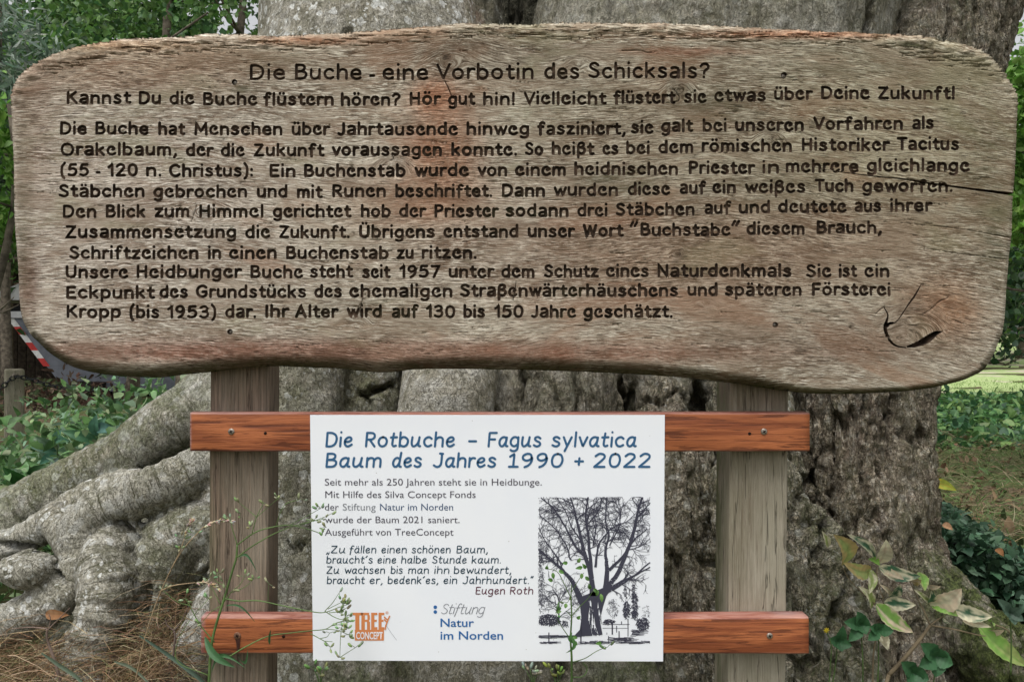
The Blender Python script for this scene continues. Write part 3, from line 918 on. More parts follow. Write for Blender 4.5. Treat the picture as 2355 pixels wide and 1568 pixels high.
    patch(600, 808, 620, 30, (0.95, 0.62, 0.54), 0.95)
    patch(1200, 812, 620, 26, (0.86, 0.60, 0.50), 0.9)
    patch(700, 95, 130, 12, (1.15, 0.72, 0.50), 0.85)
    patch(1830, 80, 260, 11, (1.12, 0.66, 0.45), 0.85)
    patch(250, 105, 200, 12, (1.3, 1.0, 0.72), 0.8)
    patch(1600, 120, 160, 10, (0.85, 0.55, 0.42), 0.7)
    patch(60, 450, 20, 300, (0.85, 0.78, 0.66), 0.5)
    tint *= (1 - 0.38 * knot)[:, None]
    moss = np.zeros(len(V2))
    def mpatch(cx, cy, rx, ry, s):
        np.maximum(moss, np.exp(-(((V2[:, 0] - cx) / rx) ** 2 + ((V2[:, 1] - cy) / ry) ** 2)) * s, out=moss)
    for a in [(2085,108,60,14,1.0),(1450,415,70,40,.55),(1650,240,120,50,.45),(1800,420,200,60,.35),(2290,540,40,120,.65),(2260,350,60,130,.4),(555,205,30,16,.6),(640,130,90,40,.35),(1900,150,300,60,.35),(1360,240,120,40,.4),(1390,410,60,25,.6),(1590,600,60,60,.25),(1250,70,300,16,.35),(300,855,250,14,.6),(1120,838,130,12,.9),(150,120,80,20,.5),(50,520,16,200,.5)]:
        mpatch(*a)
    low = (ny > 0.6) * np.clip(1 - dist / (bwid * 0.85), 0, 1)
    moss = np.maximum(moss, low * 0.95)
    tint *= (1 - 0.62 * np.clip(low * 1.6, 0, 1))[:, None]  # underside shade multiplied into the tint, together with the moss

    # split faces: wood, or the groove of a carved line
    ic, dc = nearest(cen)
    fl = np.where(dc < KW[ic] * 0.97, KL[ic], -1)
    anyin = (rv[F] < 0.9).any(axis=1)
    fl = np.where(anyin & (KL[ic] >= 0) & (dc < KW[ic] * 1.15), KL[ic], fl)
    # orientation towards the viewer
    a, b, c = V3[F[:, 0]], V3[F[:, 1]], V3[F[:, 2]]
    nn = np.cross(b - a, c - a)
    flip = nn[:, 1] > 0
    F[flip] = F[flip][:, ::-1]

    # back of the slab: walls and a rear face
    on = {}
    first = np.where(isout)[0]
    order = [None] * no
    for i in first: order[oi[i]] = i
    order = [i for i in order if i is not None]
    m = len(order)
    nV = len(V3)
    rear = V3[order].copy(); rear[:, 1] = YB + 0.054
    ang = rear - rear.mean(axis=0)
    mid_ = V3[order].copy(); mid_[:, 1] = YB + 0.047
    mid_[:, [0, 2]] -= 0; rear[:, 0] -= np.sign(ang[:, 0]) * 0.003; rear[:, 2] -= np.sign(ang[:, 2]) * 0.003
    VV = np.vstack([V3, mid_, rear])
    FF = [list(f) for f in F[fl < 0]]
    base_tris = len(FF)
    for i in range(m):
        j = (i + 1) % m
        FF.append([order[i], order[j], nV + j, nV + i])
        FF.append([nV + i, nV + j, nV + m + j, nV + m + i])
    FF.append([nV + m + i for i in range(m)])
    ex = lambda A: np.concatenate([A, A[order], A[order]])
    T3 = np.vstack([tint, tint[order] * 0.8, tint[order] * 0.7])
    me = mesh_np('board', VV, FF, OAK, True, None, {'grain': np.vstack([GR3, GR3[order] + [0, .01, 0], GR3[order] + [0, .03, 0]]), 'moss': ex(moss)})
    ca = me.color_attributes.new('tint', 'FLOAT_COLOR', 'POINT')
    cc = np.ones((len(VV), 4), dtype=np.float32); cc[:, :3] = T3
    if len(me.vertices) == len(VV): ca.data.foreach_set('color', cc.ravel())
    import bmesh
    bm = bmesh.new(); bm.from_mesh(me)
    loose = [v_ for v_ in bm.verts if not v_.link_faces]
    bmesh.ops.delete(bm, geom=loose, context='VERTS')
    bm.to_mesh(me); bm.free()
    board = link('board', me, SIGN)
    for li in range(len(LINES) + 2):
        f = F[fl == li]
        if not len(f): continue
        uq, inv = np.unique(f, return_inverse=True)
        nm = 'carved_text' if li < len(LINES) else 'screw_recess' if li == len(LINES) else 'crack'
        me = mesh_np(nm, V3[uq], inv.reshape(f.shape), GROOVE, False)  # in cracks and screw recesses the dark colour stands in for depth shade
        link(nm, me, board, 'stuff')
    for (x, y, r) in HOLES:
        mb = MB()
        p = at(x, y, YB) + Vector((0, 0.0035, 0))
        rr = rp(r * 0.62, YB)
        mb.tube([p + Vector((0, 0.004, 0)), p, p + Vector((0, -0.0005, 0))], [rr, rr, rr * 0.85], 14)
        mb.tube([p + Vector((0, -0.0012, 0)), p + Vector((0, 0.001, 0))], [rr * 0.42, rr * 0.42], 6, (0.1, 0.1, 0.1))
        mb.build('screw', STEEL, board)


build_board()


# ------------------------------------------------------------------ posts
def wood_block(name, cx0, cx1, y0, y1, z0, z1, mat, parent, red=None, moss=None, nx=10, nz=60, skew=None, rad=0.004, wear=None):
    """a sawn timber with softened corners and slightly uneven faces"""
    sec = []
    w, d = cx1 - cx0, y1 - y0
    r = rad
    cs = [(cx0 + r, y0 + r, 180, 270), (cx1 - r, y0 + r, 270, 360), (cx1 - r, y1 - r, 0, 90), (cx0 + r, y1 - r, 90, 180)]
    for i, (a, b, s, e) in enumerate(cs):
        for k in range(4):
            w_ = math.radians(s + (e - s) * k / 3)
            sec.append((a + r * math.cos(w_), b + r * math.sin(w_)))
        if i in (0, 2):
            x_s, x_e = (cx0 + r, cx1 - r) if i == 0 else (cx1 - r, cx0 + r)
            for k in range(1, nx): sec.append((x_s + (x_e - x_s) * k / nx, y0 if i == 0 else y1))
    n = len(sec)
    vs, fs = [], []
    for i in range(nz + 1):
        z = z0 + (z1 - z0) * i / nz
        for (x, y) in sec:
            q = noise.fractal(Vector((x * 60, y * 60, z * 4)), 0.8, 2, 3) * 0.0006
            sx = skew(z) if skew else 0
            vs.append((x + q + sx, y + q * 0.8, z))
    for i in range(nz):
        for j in range(n):
            k = (j + 1) % n
            fs.append([i * n + j, i * n + k, (i + 1) * n + k, (i + 1) * n + j])
    fs.append(list(range(n - 1, -1, -1))); fs.append([nz * n + j for j in range(n)])
    V = np.array(vs)
    at_ = {'red': np.array([red(p) for p in vs]) if red else np.zeros(len(vs)), 'moss': np.array([moss(p) for p in vs]) if moss else np.zeros(len(vs))}
    me = mesh_np(name, V, fs, mat, True, None, at_)
    return link(name, me, parent)


YP = 1.333
def px2x(px, Y): return (px - CX) * KP * Y
def py2z(py, Y): return CZ - (py - CY) * KP * Y
sm = lambda a, b, x: max(0.0, min(1.0, (x - a) / (b - a)))
z_top = py2z(780, YP)
post_l = wood_block('post', px2x(481, YP), px2x(617, YP), YP, YP + 0.062, 0.12, z_top, POST, SIGN,
    red=lambda p: 0.62 + 0.4 * noise.noise(Vector((p[0] * 18, 0, p[2] * 3))), moss=lambda p: 0.35 * sm(px2x(520, YP), px2x(485, YP), p[0]) * (p[2] < 1.0),
    skew=lambda z: (z - 0.9) * 0.006)
post_l['label'] = 'brown reddish post'
post_r = wood_block('post', px2x(1678, YP), px2x(1812, YP), YP, YP + 0.09, 0.12, z_top, POST, SIGN,
    red=lambda p: 0.5 * math.exp(-((p[2] - py2z(905, YP)) / 0.03) ** 2), moss=lambda p: 0.85 * (p[1] > YP + 0.006) + 0.15, skew=lambda z: (z - 0.9) * 0.010)
post_r['label'] = 'paler grey post with a mossy inner face'


# ------------------------------------------------------------------ rails
def rail(x0, x1, y0, y1, label, cut0=0.0, bare=None):
    Y0, Y1 = 1.3005, 1.3315
    X0, X1 = px2x(x0, Y0), px2x(x1, Y0); Z0, Z1 = py2z(y1, Y0), py2z(y0, Y0)
    n, r = 90, 0.0035
    sec = []
    for (a, b, s) in ((Z1 - r, Y0 + r, 90), (Z0 + r, Y0 + r, 180), (Z0 + r, Y1 - r, 270), (Z1 - r, Y1 - r, 0)):
        for k in range(4):
            w = math.radians(s + 30 * k)
            sec.append((a + r * math.sin(w + math.pi / 2 - math.pi / 2 + 0) * 0, b))
    # explicit rounded section in (z, y), counter-clockwise seen from the left end
    sec = []
    for (zc, yc, s) in ((Z1 - r, Y0 + r, 90), (Z0 + r, Y0 + r, 180), (Z0 + r, Y1 - r, 270), (Z1 - r, Y1 - r, 0)):
        for k in range(4):
            w = math.radians(s + 30 * k)
            # angle 0 = +y, 90 = towards +z mapped below
            sec.append((zc + r * math.sin(w) if s in (90, 0) else zc + r * math.sin(w), yc + r * math.cos(w)))
    vs, wear = [], []
    for i in range(n + 1):
        t = i / n
        for (z, y) in sec:
            x = X0 + (X1 - X0) * t
            if i == 0: x += cut0 * (1 - (y - Y0) / (Y1 - Y0))     # end sawn off at a slant
            q = noise.fractal(Vector((x * 7, y * 50, z * 60)), 0.8, 2, 3) * 0.0007
            vs.append((x, y + q, z + q))
            up = 1.0 if z > Z1 - 0.0026 else 0.0
            w_ = max(up * 0.65, 1.0 if i == 0 else 0.0, 0.5 if z < Z0 + 0.002 else 0)
            wear.append(w_)
    m = len(sec)
    fs = []
    for i in range(n):
        for j in range(m):
            k = (j + 1) % m
            fs.append([i * m + j, (i + 1) * m + j, (i + 1) * m + k, i * m + k])
    fs.append(list(range(m))); fs.append([n * m + j for j in range(m - 1, -1, -1)])
    me = mesh_np('rail', np.array(vs), fs, RAIL, True, None, {'wear': np.array(wear)})
    import bmesh
    bm = bmesh.new(); bm.from_mesh(me); bmesh.ops.recalc_face_normals(bm, faces=bm.faces[:]); bm.to_mesh(me); bm.free()
    o = link('rail', me, SIGN)
    o['label'] = label
    return o


r_up = rail(426, 1862, 949, 1038, 'upper red glazed rail', cut0=0.008)
r_lo = rail(459, 1860, 1419, 1503, 'lower red glazed rail', cut0=0.0025)
RUST = mat_plain('rusty_steel', (0.20, 0.10, 0.06), 0.7, 0.4, 0.5, 300, 0.3)
HOLE = mat_plain('screw_hole', (0.02, 0.012, 0.01), 0.95, 0.1)
for (x, y, par, m_, r) in ((532, 992, r_up, STEEL, 7.5), (1757, 992, r_up, STEEL, 7.5), (546, 1461, r_lo, RUST, 8.5), (1770, 1461, r_lo, STEEL, 7)):
    mb = MB(); p = at(x, y, 1.3005); rr = rp(r, 1.3)
    mb.tube([p + Vector((0, 0.003, 0)), p + Vector((0, -0.0008, 0)), p + Vector((0, -0.0018, 0))], [rr, rr, rr * 0.78], 18, (1, 1, 1))
    mb.build('screw', m_, par)
    mb = MB()
    for a in (0.5, 2.07):
        d = Vector((math.cos(a), 0, math.sin(a))) * rr * 0.5; e = Vector((-math.sin(a), 0, math.cos(a))) * rr * 0.13
        q = p + Vector((0, -0.0021, 0))
        mb.add([q - d - e, q + d - e, q + d + e, q - d + e], [(0, 1, 2, 3)])
    mb.build('screw_slot', HOLE, par)
for (x, y, par) in ((610, 996, r_up), (1724, 997, r_up), (652, 1463, r_lo)):
    mb = MB(); p = at(x, y, 1.3) + Vector((0, 0.0001, 0)); rr = rp(3.6, 1.3)
    mb.tube([p + Vector((0, 0.002, 0)), p], [rr, rr * 1.0], 10)
    mb.build('drill_hole', HOLE, par)
mb = MB()     # rust run below the lower left screw
p0 = at(547, 1468, 1.3); a_ = [at(x, y, 1.3) - Vector((0, 0.0006, 0)) for x, y in ((541, 1466), (553, 1466), (552, 1480), (550, 1497), (545, 1497), (544, 1480))]
mb.add(a_, [(0, 5, 4, 3, 2, 1)])
mb.build('rust_run', mat_plain('rust_run', (0.06, 0.025, 0.018), 0.8, 0.2), r_lo)

# ------------------------------------------------------------------ printed sheet
YS = 1.2965
mb = MB()
q = [at(713, 954, YS), at(1529, 954, YS), at(1525, 1520, YS), at(720, 1518, YS)]
b = Vector((0, 0.003, 0))
mb.add(q + [v + b for v in q], [(0, 3, 2, 1), (4, 5, 6, 7), (0, 1, 5, 4), (1, 2, 6, 5), (2, 3, 7, 6), (3, 0, 4, 7)])
sheet = mb.build('printed_sheet', PANEL, SIGN, smooth=False)


def ink(name, c):
    M = Mat(name, 0.4, 0.3); M.color(c); return M.m


INK_BLUE = ink('ink_blue', (0.035, 0.115, 0.235)); INK_GREY = ink('ink_grey', (0.085, 0.078, 0.10)); INK_PALE = ink('ink_pale', (0.24, 0.25, 0.28))
INK_SLATE = ink('ink_slate', (0.06, 0.10, 0.19)); INK_TEAL = ink('ink_teal', (0.02, 0.055, 0.085)); INK_WINE = ink('ink_wine', (0.11, 0.03, 0.05))
INK_ORANGE = ink('ink_orange', (0.66, 0.24, 0.09)); INK_WHITE = ink('ink_white', (0.80, 0.80, 0.84)); INK_LOGO = ink('ink_logo_blue', (0.035, 0.14, 0.37))
INK_PIC = ink('ink_dark', (0.055, 0.055, 0.08))


def ribbons(strokes, hw, Y, lift=0.0004):
    """flat printed strokes with round ends"""
    vs, fs = [], []
    zz = 0
    for s in strokes:
        zz += 1
        R = resample(s, max(1.2, hw * 0.9))
        W = hw if not np.ndim(hw) else hw
        if len(R) < 2: R = np.vstack([R, R + [0.01, 0]])
        T = np.gradient(R, axis=0); T /= (np.linalg.norm(T, axis=1, keepdims=True) + 1e-9)
        N = np.stack([-T[:, 1], T[:, 0]], 1)
        y = Y - lift - (zz % 7) * 0.00001
        L, Rr = R + N * hw, R - N * hw
        n0 = len(vs)
        loop = list(L)
        a0 = math.atan2(T[-1][1], T[-1][0])
        capE = [R[-1] + hw * np.array([math.cos(a0 + w), math.sin(a0 + w)]) for w in (1.05, 0.35, -0.35, -1.05)]
        a1 = math.atan2(-T[0][1], -T[0][0])
        capS = [R[0] + hw * np.array([math.cos(a1 + w), math.sin(a1 + w)]) for w in (1.05, 0.35, -0.35, -1.05)]
        k = len(R)
        for P in (L, Rr, capE, capS):
            for p in P: vs.append(at(p[0], p[1], y))
        for i in range(k - 1): fs.append([n0 + i, n0 + i + 1, n0 + k + i + 1, n0 + k + i])
        fs.append([n0 + k - 1, n0 + 2 * k, n0 + 2 * k + 1, n0 + 2 * k + 2, n0 + 2 * k + 3, n0 + 2 * k - 1])
        fs.append([n0 + k, n0 + 2 * k + 4, n0 + 2 * k + 5, n0 + 2 * k + 6, n0 + 2 * k + 7, n0])
    return vs, fs


def hand_line(words, cap, hw, mat, slant=0.07, gap=22, name='lettering'):
    st = []
    for (t, x0, x1, b) in words:
        st += word(t, x0, x1, b, cap, HAND, gap=gap, hw=hw, slant=slant)
    vs, fs = ribbons(st, hw, YS)
    me = mesh_np(name, np.array([v[:] for v in vs]), fs, mat, False)
    return link(name, me, sheet, 'stuff')


hand_line([("Die",747,811,1026),("Rotbuche",838,1046,1026),("-",1074,1096,1026),("Fagus",1120,1245,1026),("sylvatica",1267,1463,1026)], 31, 2.6, INK_BLUE)
hand_line([("Baum",747,877,1073),("des",900,970,1073),("Jahres",994,1141,1073),("1990",1167,1295,1073),("+",1319,1342,1073),("2022",1363,1496,1073)], 30, 2.6, INK_BLUE)
P = [[("„",750,758,1271),("Zu",760,794,1270.5),("fällen",803,865,1270.5),("einen",876,935,1270.5),("schönen",946,1036,1270.5),("Baum,",1049,1122,1270.5)],
     [("braucht´s",750,857,1294),("eine",867,911,1294),("halbe",922,981,1294),("Stunde",993,1073,1294),("kaum.",1084,1152,1294)],
     [("Zu",750,780,1317.7),("wachsen",792,885,1317.7),("bis",898,926,1317.7),("man",938,986,1317.7),("ihn",998,1033,1317.7),("bewundert,",1043,1176,1317.7)],
     [("braucht",751,839,1341),("er,",849,880,1341),("bedenk´es,",891,1008,1341),("ein",1019,1051,1341),("Jahrhundert.“",1063,1226,1341)]]
for ws in P: hand_line(ws, 15.5, 1.15, INK_TEAL)
hand_line([("Eugen",1093,1161,1365),("Roth",1172,1226,1365)], 15.5, 1.15, INK_WINE)
hand_line([("Stiftung",1013,1112,1410.5)], 22, 0.85, INK_PALE, slant=0.28, gap=12)


def font_line(txt, x0, x1, base, cap, mat, name='lettering', bold=0.0, squeeze=None, lift=0.0004, y_scale=1.0):
    cu = bpy.data.curves.new('t', 'FONT')
    cu.body = txt
    cu.size = 1.0
    cu.resolution_u = 3
    cu.offset = bold
    o = bpy.data.objects.new('t', cu)
    COL.objects.link(o)
    dg = bpy.context.evaluated_depsgraph_get()
    me = bpy.data.meshes.new_from_object(o.evaluated_get(dg))
    bpy.data.objects.remove(o); bpy.data.curves.remove(cu)
    n = len(me.vertices)
    co = np.empty(n * 3, dtype=np.float32); me.vertices.foreach_get('co', co); co = co.reshape(-1, 3)
    mn, mx = co[:, 0].min(), co[:, 0].max()
    px = x0 + (co[:, 0] - mn) / (mx - mn) * (x1 - x0)
    py = base - co[:, 1] / 0.73 * cap * y_scale
    Y = YS - lift
    out = np.stack([(px - CX) * KP * Y, np.full(n, Y), CZ - (py - CY) * KP * Y], 1)
    me.vertices.foreach_set('co', out.astype(np.float32).ravel())
    me.materials.clear(); me.materials.append(mat)
    me.name = name
    me.update()
    return link(name, me, sheet, 'stuff')


font_line("Seit mehr als 250 Jahren steht sie in Heidbunge.", 747, 1246, 1115.7, 16.5, INK_GREY)
font_line("Mit Hilfe des Silva Concept Fonds", 748, 1094, 1144.3, 16.5, INK_GREY)
font_line("der", 747, 779, 1173, 16.5, INK_GREY)
font_line("Stiftung", 788, 864, 1173, 16.5, INK_PALE)
font_line("Natur im Norden", 874, 1042, 1173, 16.5, INK_SLATE)
font_line("wurde der Baum 2021 saniert.", 747, 1057, 1202, 16.5, INK_GREY)
font_line("Ausgeführt von TreeConcept", 747, 1043, 1230.6, 16.5, INK_GREY)
font_line("Natur", 1013, 1090, 1440.3, 20, INK_LOGO, bold=0.012)
font_line("im Norden", 1013, 1157, 1469.5, 20, INK_LOGO, bold=0.012)


def flat(polys, mat, name, lift=0.0004, par=None):
    vs, fs = [], []
    for p in polys:
        n = len(vs)
        for (x, y) in p: vs.append(at(x, y, YS - lift)[:])
        fs.append(list(range(n, n + len(p))))
    return link(name, mesh_np(name, np.array(vs), fs, mat, False), par or sheet)


def disc(x, y, r, k=16): return [(x + r * math.cos(2 * math.pi * i / k), y + r * math.sin(2 * math.pi * i / k)) for i in range(k)]


flat([disc(1001, 1395.3, 4.2), disc(1001, 1406.2, 4.2)], INK_LOGO, 'emblem')
R_ = lambda x0, y0, x1, y1: [(x0, y0), (x1, y0), (x1, y1), (x0, y1)]
# orange emblem: tall letters growing out of a block, white letters in it, a climber on a rope
flat([R_(811, 1408, 834, 1414), R_(817, 1414, 826.5, 1447), R_(831, 1414, 839, 1447), R_(831, 1408, 849, 1413.5), R_(845, 1413.5, 850.5, 1424), R_(839, 1424, 849, 1429), R_(844, 1429, 851, 1447),
      R_(853.5, 1408, 861, 1447), R_(861, 1408, 868, 1413.5), R_(861, 1424, 866.5, 1429), R_(861, 1441, 868, 1447),
      R_(870.5, 1408, 877.5, 1447), R_(877.5, 1408, 884, 1413.5), R_(877.5, 1424, 882, 1429), R_(877.5, 1441, 884, 1447),
      R_(816, 1447.1, 883, 1472)], INK_ORANGE, 'emblem')
font_line("CONCEPT", 819, 880, 1468.6, 17, INK_WHITE, bold=0.022, lift=0.0007, y_scale=1.0)
vs, fs = ribbons([np.array([(884, 1424), (890, 1430), (887, 1438), (886, 1446)]), np.array([(890, 1430), (893, 1422), (896, 1416)]), np.array([(884, 1418), (888, 1422), (892, 1424)])], 1.5, YS, 0.0008)
link('emblem', mesh_np('emblem', np.array([v[:] for v in vs]), fs, INK_ORANGE, False), sheet)
vs, fs = ribbons([np.array([(888, 1437), (900, 1455), (912, 1471)])], 0.35, YS, 0.0004)
link('emblem', mesh_np('emblem', np.array([v[:] for v in vs]), fs, INK_PALE, False), sheet)
vs, fs = ribbons([np.array(disc(890, 1408, 3.2) + [(893.2, 1408)])] + word('R', 888.6, 891.6, 1409.8, 3.6), 0.28, YS, 0.0004)
link('emblem', mesh_np('emblem', np.array([v[:] for v in vs]), fs, INK_ORANGE, False), sheet)


# ------------------------------------------------------------------ printed picture: ink drawing of the winter tree
def build_picture():
    rnd = random.Random(5)
    X0, Y0, X1, Y1 = 192, 200, 1022, 1290
    Z = lambda p: (1177.5 + p[0] / 3.208, 1079.4 + p[1] / 3.208)
    polys = []
    def quad(a, b, wa, wb):
        if not (X0 < a[0] < X1 and Y0 < a[1] < Y1 and X0 < b[0] < X1 and Y0 < b[1] < Y1): return
        dx, dy = b[0] - a[0], b[1] - a[1]; L = math.hypot(dx, dy)
        if L < 0.5: return
        nx, ny = -dy / L, dx / L
        cl = lambda x, y: (min(max(x, X0), X1), min(max(y, Y0), Y1))
        polys.append([Z(cl(a[0] + nx * wa, a[1] + ny * wa)), Z(cl(b[0] + nx * wb, b[1] + ny * wb)), Z(cl(b[0] - nx * wb, b[1] - ny * wb)), Z(cl(a[0] - nx * wa, a[1] - ny * wa))])
    def limb(pts, sub=True):
        C = crom(pts, 6)
        for i in range(len(C)):
            if i: C[i][0] += rnd.uniform(-3, 3); C[i][1] += rnd.uniform(-3, 3)
        for i in range(len(C) - 1):
            a, b = C[i], C[i + 1]
            quad(a[:2], b[:2], max(1.2, a[2] * .37), max(1.1, b[2] * .37))
            if sub and a[2] < 34:
                for _ in range(1 if rnd.random() < 0.5 else 0):
                    an = math.atan2(b[1] - a[1], b[0] - a[0]) + rnd.choice((-1, 1)) * rnd.uniform(0.35, 1.0)
                    twig(a[:2], an, rnd.uniform(60, 190), max(2.2, min(9, a[2] * 0.35)), 3)
    def twig(p, an, L, w, dep):
        n = max(3, int(L / 14)); x, y = p
        for i in range(n):
            an += rnd.uniform(-0.3, 0.3) - 0.05 * math.sin(an + math.pi / 2) * -1
            x2, y2 = x + math.cos(an) * L / n, y + math.sin(an) * L / n
            w2 = max(0.8, w * (1 - (i + 1) / n) + 0.8)
            quad((x, y), (x2, y2), max(.9, w / 2 * (1 - i / n) + .6), max(.8, w2 / 2))
            if dep > 0 and rnd.random() < 0.42: twig((x2, y2), an + rnd.choice((-1, 1)) * rnd.uniform(0.4, 1.0), L * rnd.uniform(.35, .65), w * 0.6, dep - 1)
            x, y = x2, y2
    for pts in [[(520,985,66),(440,820,42),(360,730,30),(280,660,22),(195,585,14)],[(600,960,70),(580,780,45),(530,600,36),(500,470,28),(460,300,18),(430,203,12)],
                [(590,800,40),(562,500,26),(545,340,20),(560,203,12)],[(560,660,26),(470,570,20),(380,400,16),(300,280,14),(212,205,10)],
                [(615,720,26),(640,560,18),(700,470,14),(760,420,10),(850,380,8),(912,320,6)],[(690,900,60),(702,740,42),(690,600,25),(715,480,20),(690,380,14),(702,203,10)],
                [(700,880,50),(780,760,42),(850,600,36),(905,430,30),(935,280,26),(962,203,22)],[(690,910,44),(800,830,28),(900,780,20),(1020,682,12)],
                [(715,740,34),(800,660,25),(900,520,14),(1020,420,8)],[(740,890,20),(880,800,16),(1020,715,12)],[(560,400,14),(640,300,10),(660,205,6)],
                [(430,665,14),(400,560,12),(320,440,10),(200,330,8)],[(375,700,14),(250,530,10),(195,430,6)],[(920,360,16),(980,290,12),(1020,245,8)],
                [(520,540,16),(440,420,12),(390,300,9),(330,205,7)],[(720,560,14),(790,420,9),(800,300,7),(780,205,5)],[(600,560,16),(620,420,12),(600,300,8),(640,205,6)],
                [(860,590,12),(940,570,8),(1018,510,5)],[(345,1120,16),(345,960,10),(300,880,6)],[(345,980,8),(400,880,5),(430,820,4)]]:
        limb(pts)
    # solid trunk with paler flutes left open
    def blob(pts): polys.append([Z(p) for p in pts])
    blob([(455,1228),(500,1180),(512,1090),(500,985),(560,950),(575,1000),(560,1100),(585,1180),(590,1225)])
    blob([(575,940),(600,900),(640,930),(630,1020),(650,1120),(668,1215),(640,1222),(615,1150),(600,1040)])
    blob([(480,985),(500,940),(700,860),(720,900),(690,940),(600,960)])
    blob([(630,930),(700,920),(672,1010),(655,1080),(640,1020)])
    blob([(590,1195),(600,1150),(612,1190),(640,1215),(600,1222)])
    for _ in range(90):
        x = rnd.uniform(500, 655); y = rnd.uniform(930, 1200); L = rnd.uniform(20, 90)
        quad((x, y), (x + rnd.uniform(-4, 8), min(y + L, 1225)), rnd.uniform(1.5, 5), 1.2)
    def scrib(cx, cy, rx, ry, n, w=1.4):
        for _ in range(n):
            a = rnd.uniform(0, 6.28); r = rnd.random() ** .5
            x, y = cx + rx * r * math.cos(a), cy + ry * r * math.sin(a)
            b_ = rnd.uniform(0, 3.14); L = rnd.uniform(6, 22)
            quad((x, y), (x + math.cos(b_) * L, y + math.sin(b_) * L), w, w * .8)
    scrib(275, 1105, 75, 42, 330, 2.6); scrib(965, 1135, 48, 48, 230, 2.4); scrib(845, 1030, 24, 62, 170, 2.2); scrib(905, 1010, 22, 100, 230, 2.2); scrib(838, 900, 9, 60, 50, 1.6); scrib(898, 900, 9, 60, 60, 1.6)
    scrib(715, 1118, 42, 16, 80, 2.4); scrib(745, 1020, 42, 70, 130, 1.1); scrib(212, 800, 22, 260, 260, 1.3); scrib(225, 600, 34, 80, 90, 1.1); scrib(380, 1130, 40, 22, 50, 2); scrib(470, 960, 40, 90, 60, 1.1); scrib(260, 960, 60, 80, 70, 1.0)
    scrib(990, 1050, 26, 60, 40, 1.1)
    for (x0, y0, x1, y1, n) in ((195, 1222, 455, 1240, 60), (195, 1268, 300, 1282, 18), (480, 1262, 1015, 1284, 70), (700, 1235, 860, 1262, 30), (870, 1180, 930, 1225, 18)):
        for _ in range(n):
            x = rnd.uniform(x0, x1); y = rnd.uniform(y0, y1); L = rnd.uniform(20, 90)
            quad((x, y), (min(x + L, 1018), y + rnd.uniform(-4, 4)), 2.6, 1.4)
    for (a, b, w) in (((668,1140),(868,1140),2),((668,1168),(860,1168),1.6),((740,1135),(740,1215),5),((772,1150),(772,1200),3),((856,1100),(856,1230),3),((790,1190),(790,1250),4),((508,1210),(508,1280),5),((712,1225),(712,1282),3),((272,1200),(272,1282),4),((700,1200),(700,1215),2),((808,1118),(808,1140),3)):
        quad(a, b, w, w)
    vs, fs = [], []
    for i, p in enumerate(polys):
        n = len(vs)
        for (x, y) in p: vs.append(at(x, y, YS - 0.0004 - (i % 40) * 0.000004)[:])
        fs.append(list(range(n, n + len(p))))
    link('printed_picture', mesh_np('printed_picture', np.array(vs), fs, INK_PIC, False), sheet)


build_picture()


# ------------------------------------------------------------------ terrain
def ground_z(x, y):
    z = 0.30 * math.exp(-(((x - 0.2) / 2.6) ** 2 + ((y - 3.1) / 1.8) ** 2))
    z += 0.05 * noise.noise(Vector((x * 0.6, y * 0.6, 0))) + 0.02 * noise.noise(Vector((x * 2.3, y * 2.3, 4)))
    t = max(0, min(1, (y - 22) / 60)); z += 1.9 * t * t * (3 - 2 * t)
    return z


def grid_sheet(name, xs, ys, mat, dz=0.0, label=None):
    vs = [(x, y, ground_z(x, y) + dz) for y in ys for x in xs]
    nx, ny = len(xs), len(ys)
    fs = np.array([(j * nx + i, j * nx + i + 1, (j + 1) * nx + i + 1, (j + 1) * nx + i) for j in range(ny - 1) for i in range(nx - 1)])
    o = link(name, mesh_np(name, np.array(vs), fs, mat), None, 'structure')
    if label: o['label'] = label
    return o


xs = np.concatenate([-np.geomspace(260, 5, 22), np.linspace(-4.8, 4.8, 90), np.geomspace(5, 260, 22)])
ys = np.concatenate([np.linspace(-12, 0, 14)[:-1], np.linspace(0, 7, 90), np.geomspace(7.2, 330, 50)])
grid_sheet('ground', xs, ys, GROUND)
grid_sheet('lawn', np.linspace(2.5, 45, 50), np.geomspace(9.5, 70, 50), LAWN, 0.012)


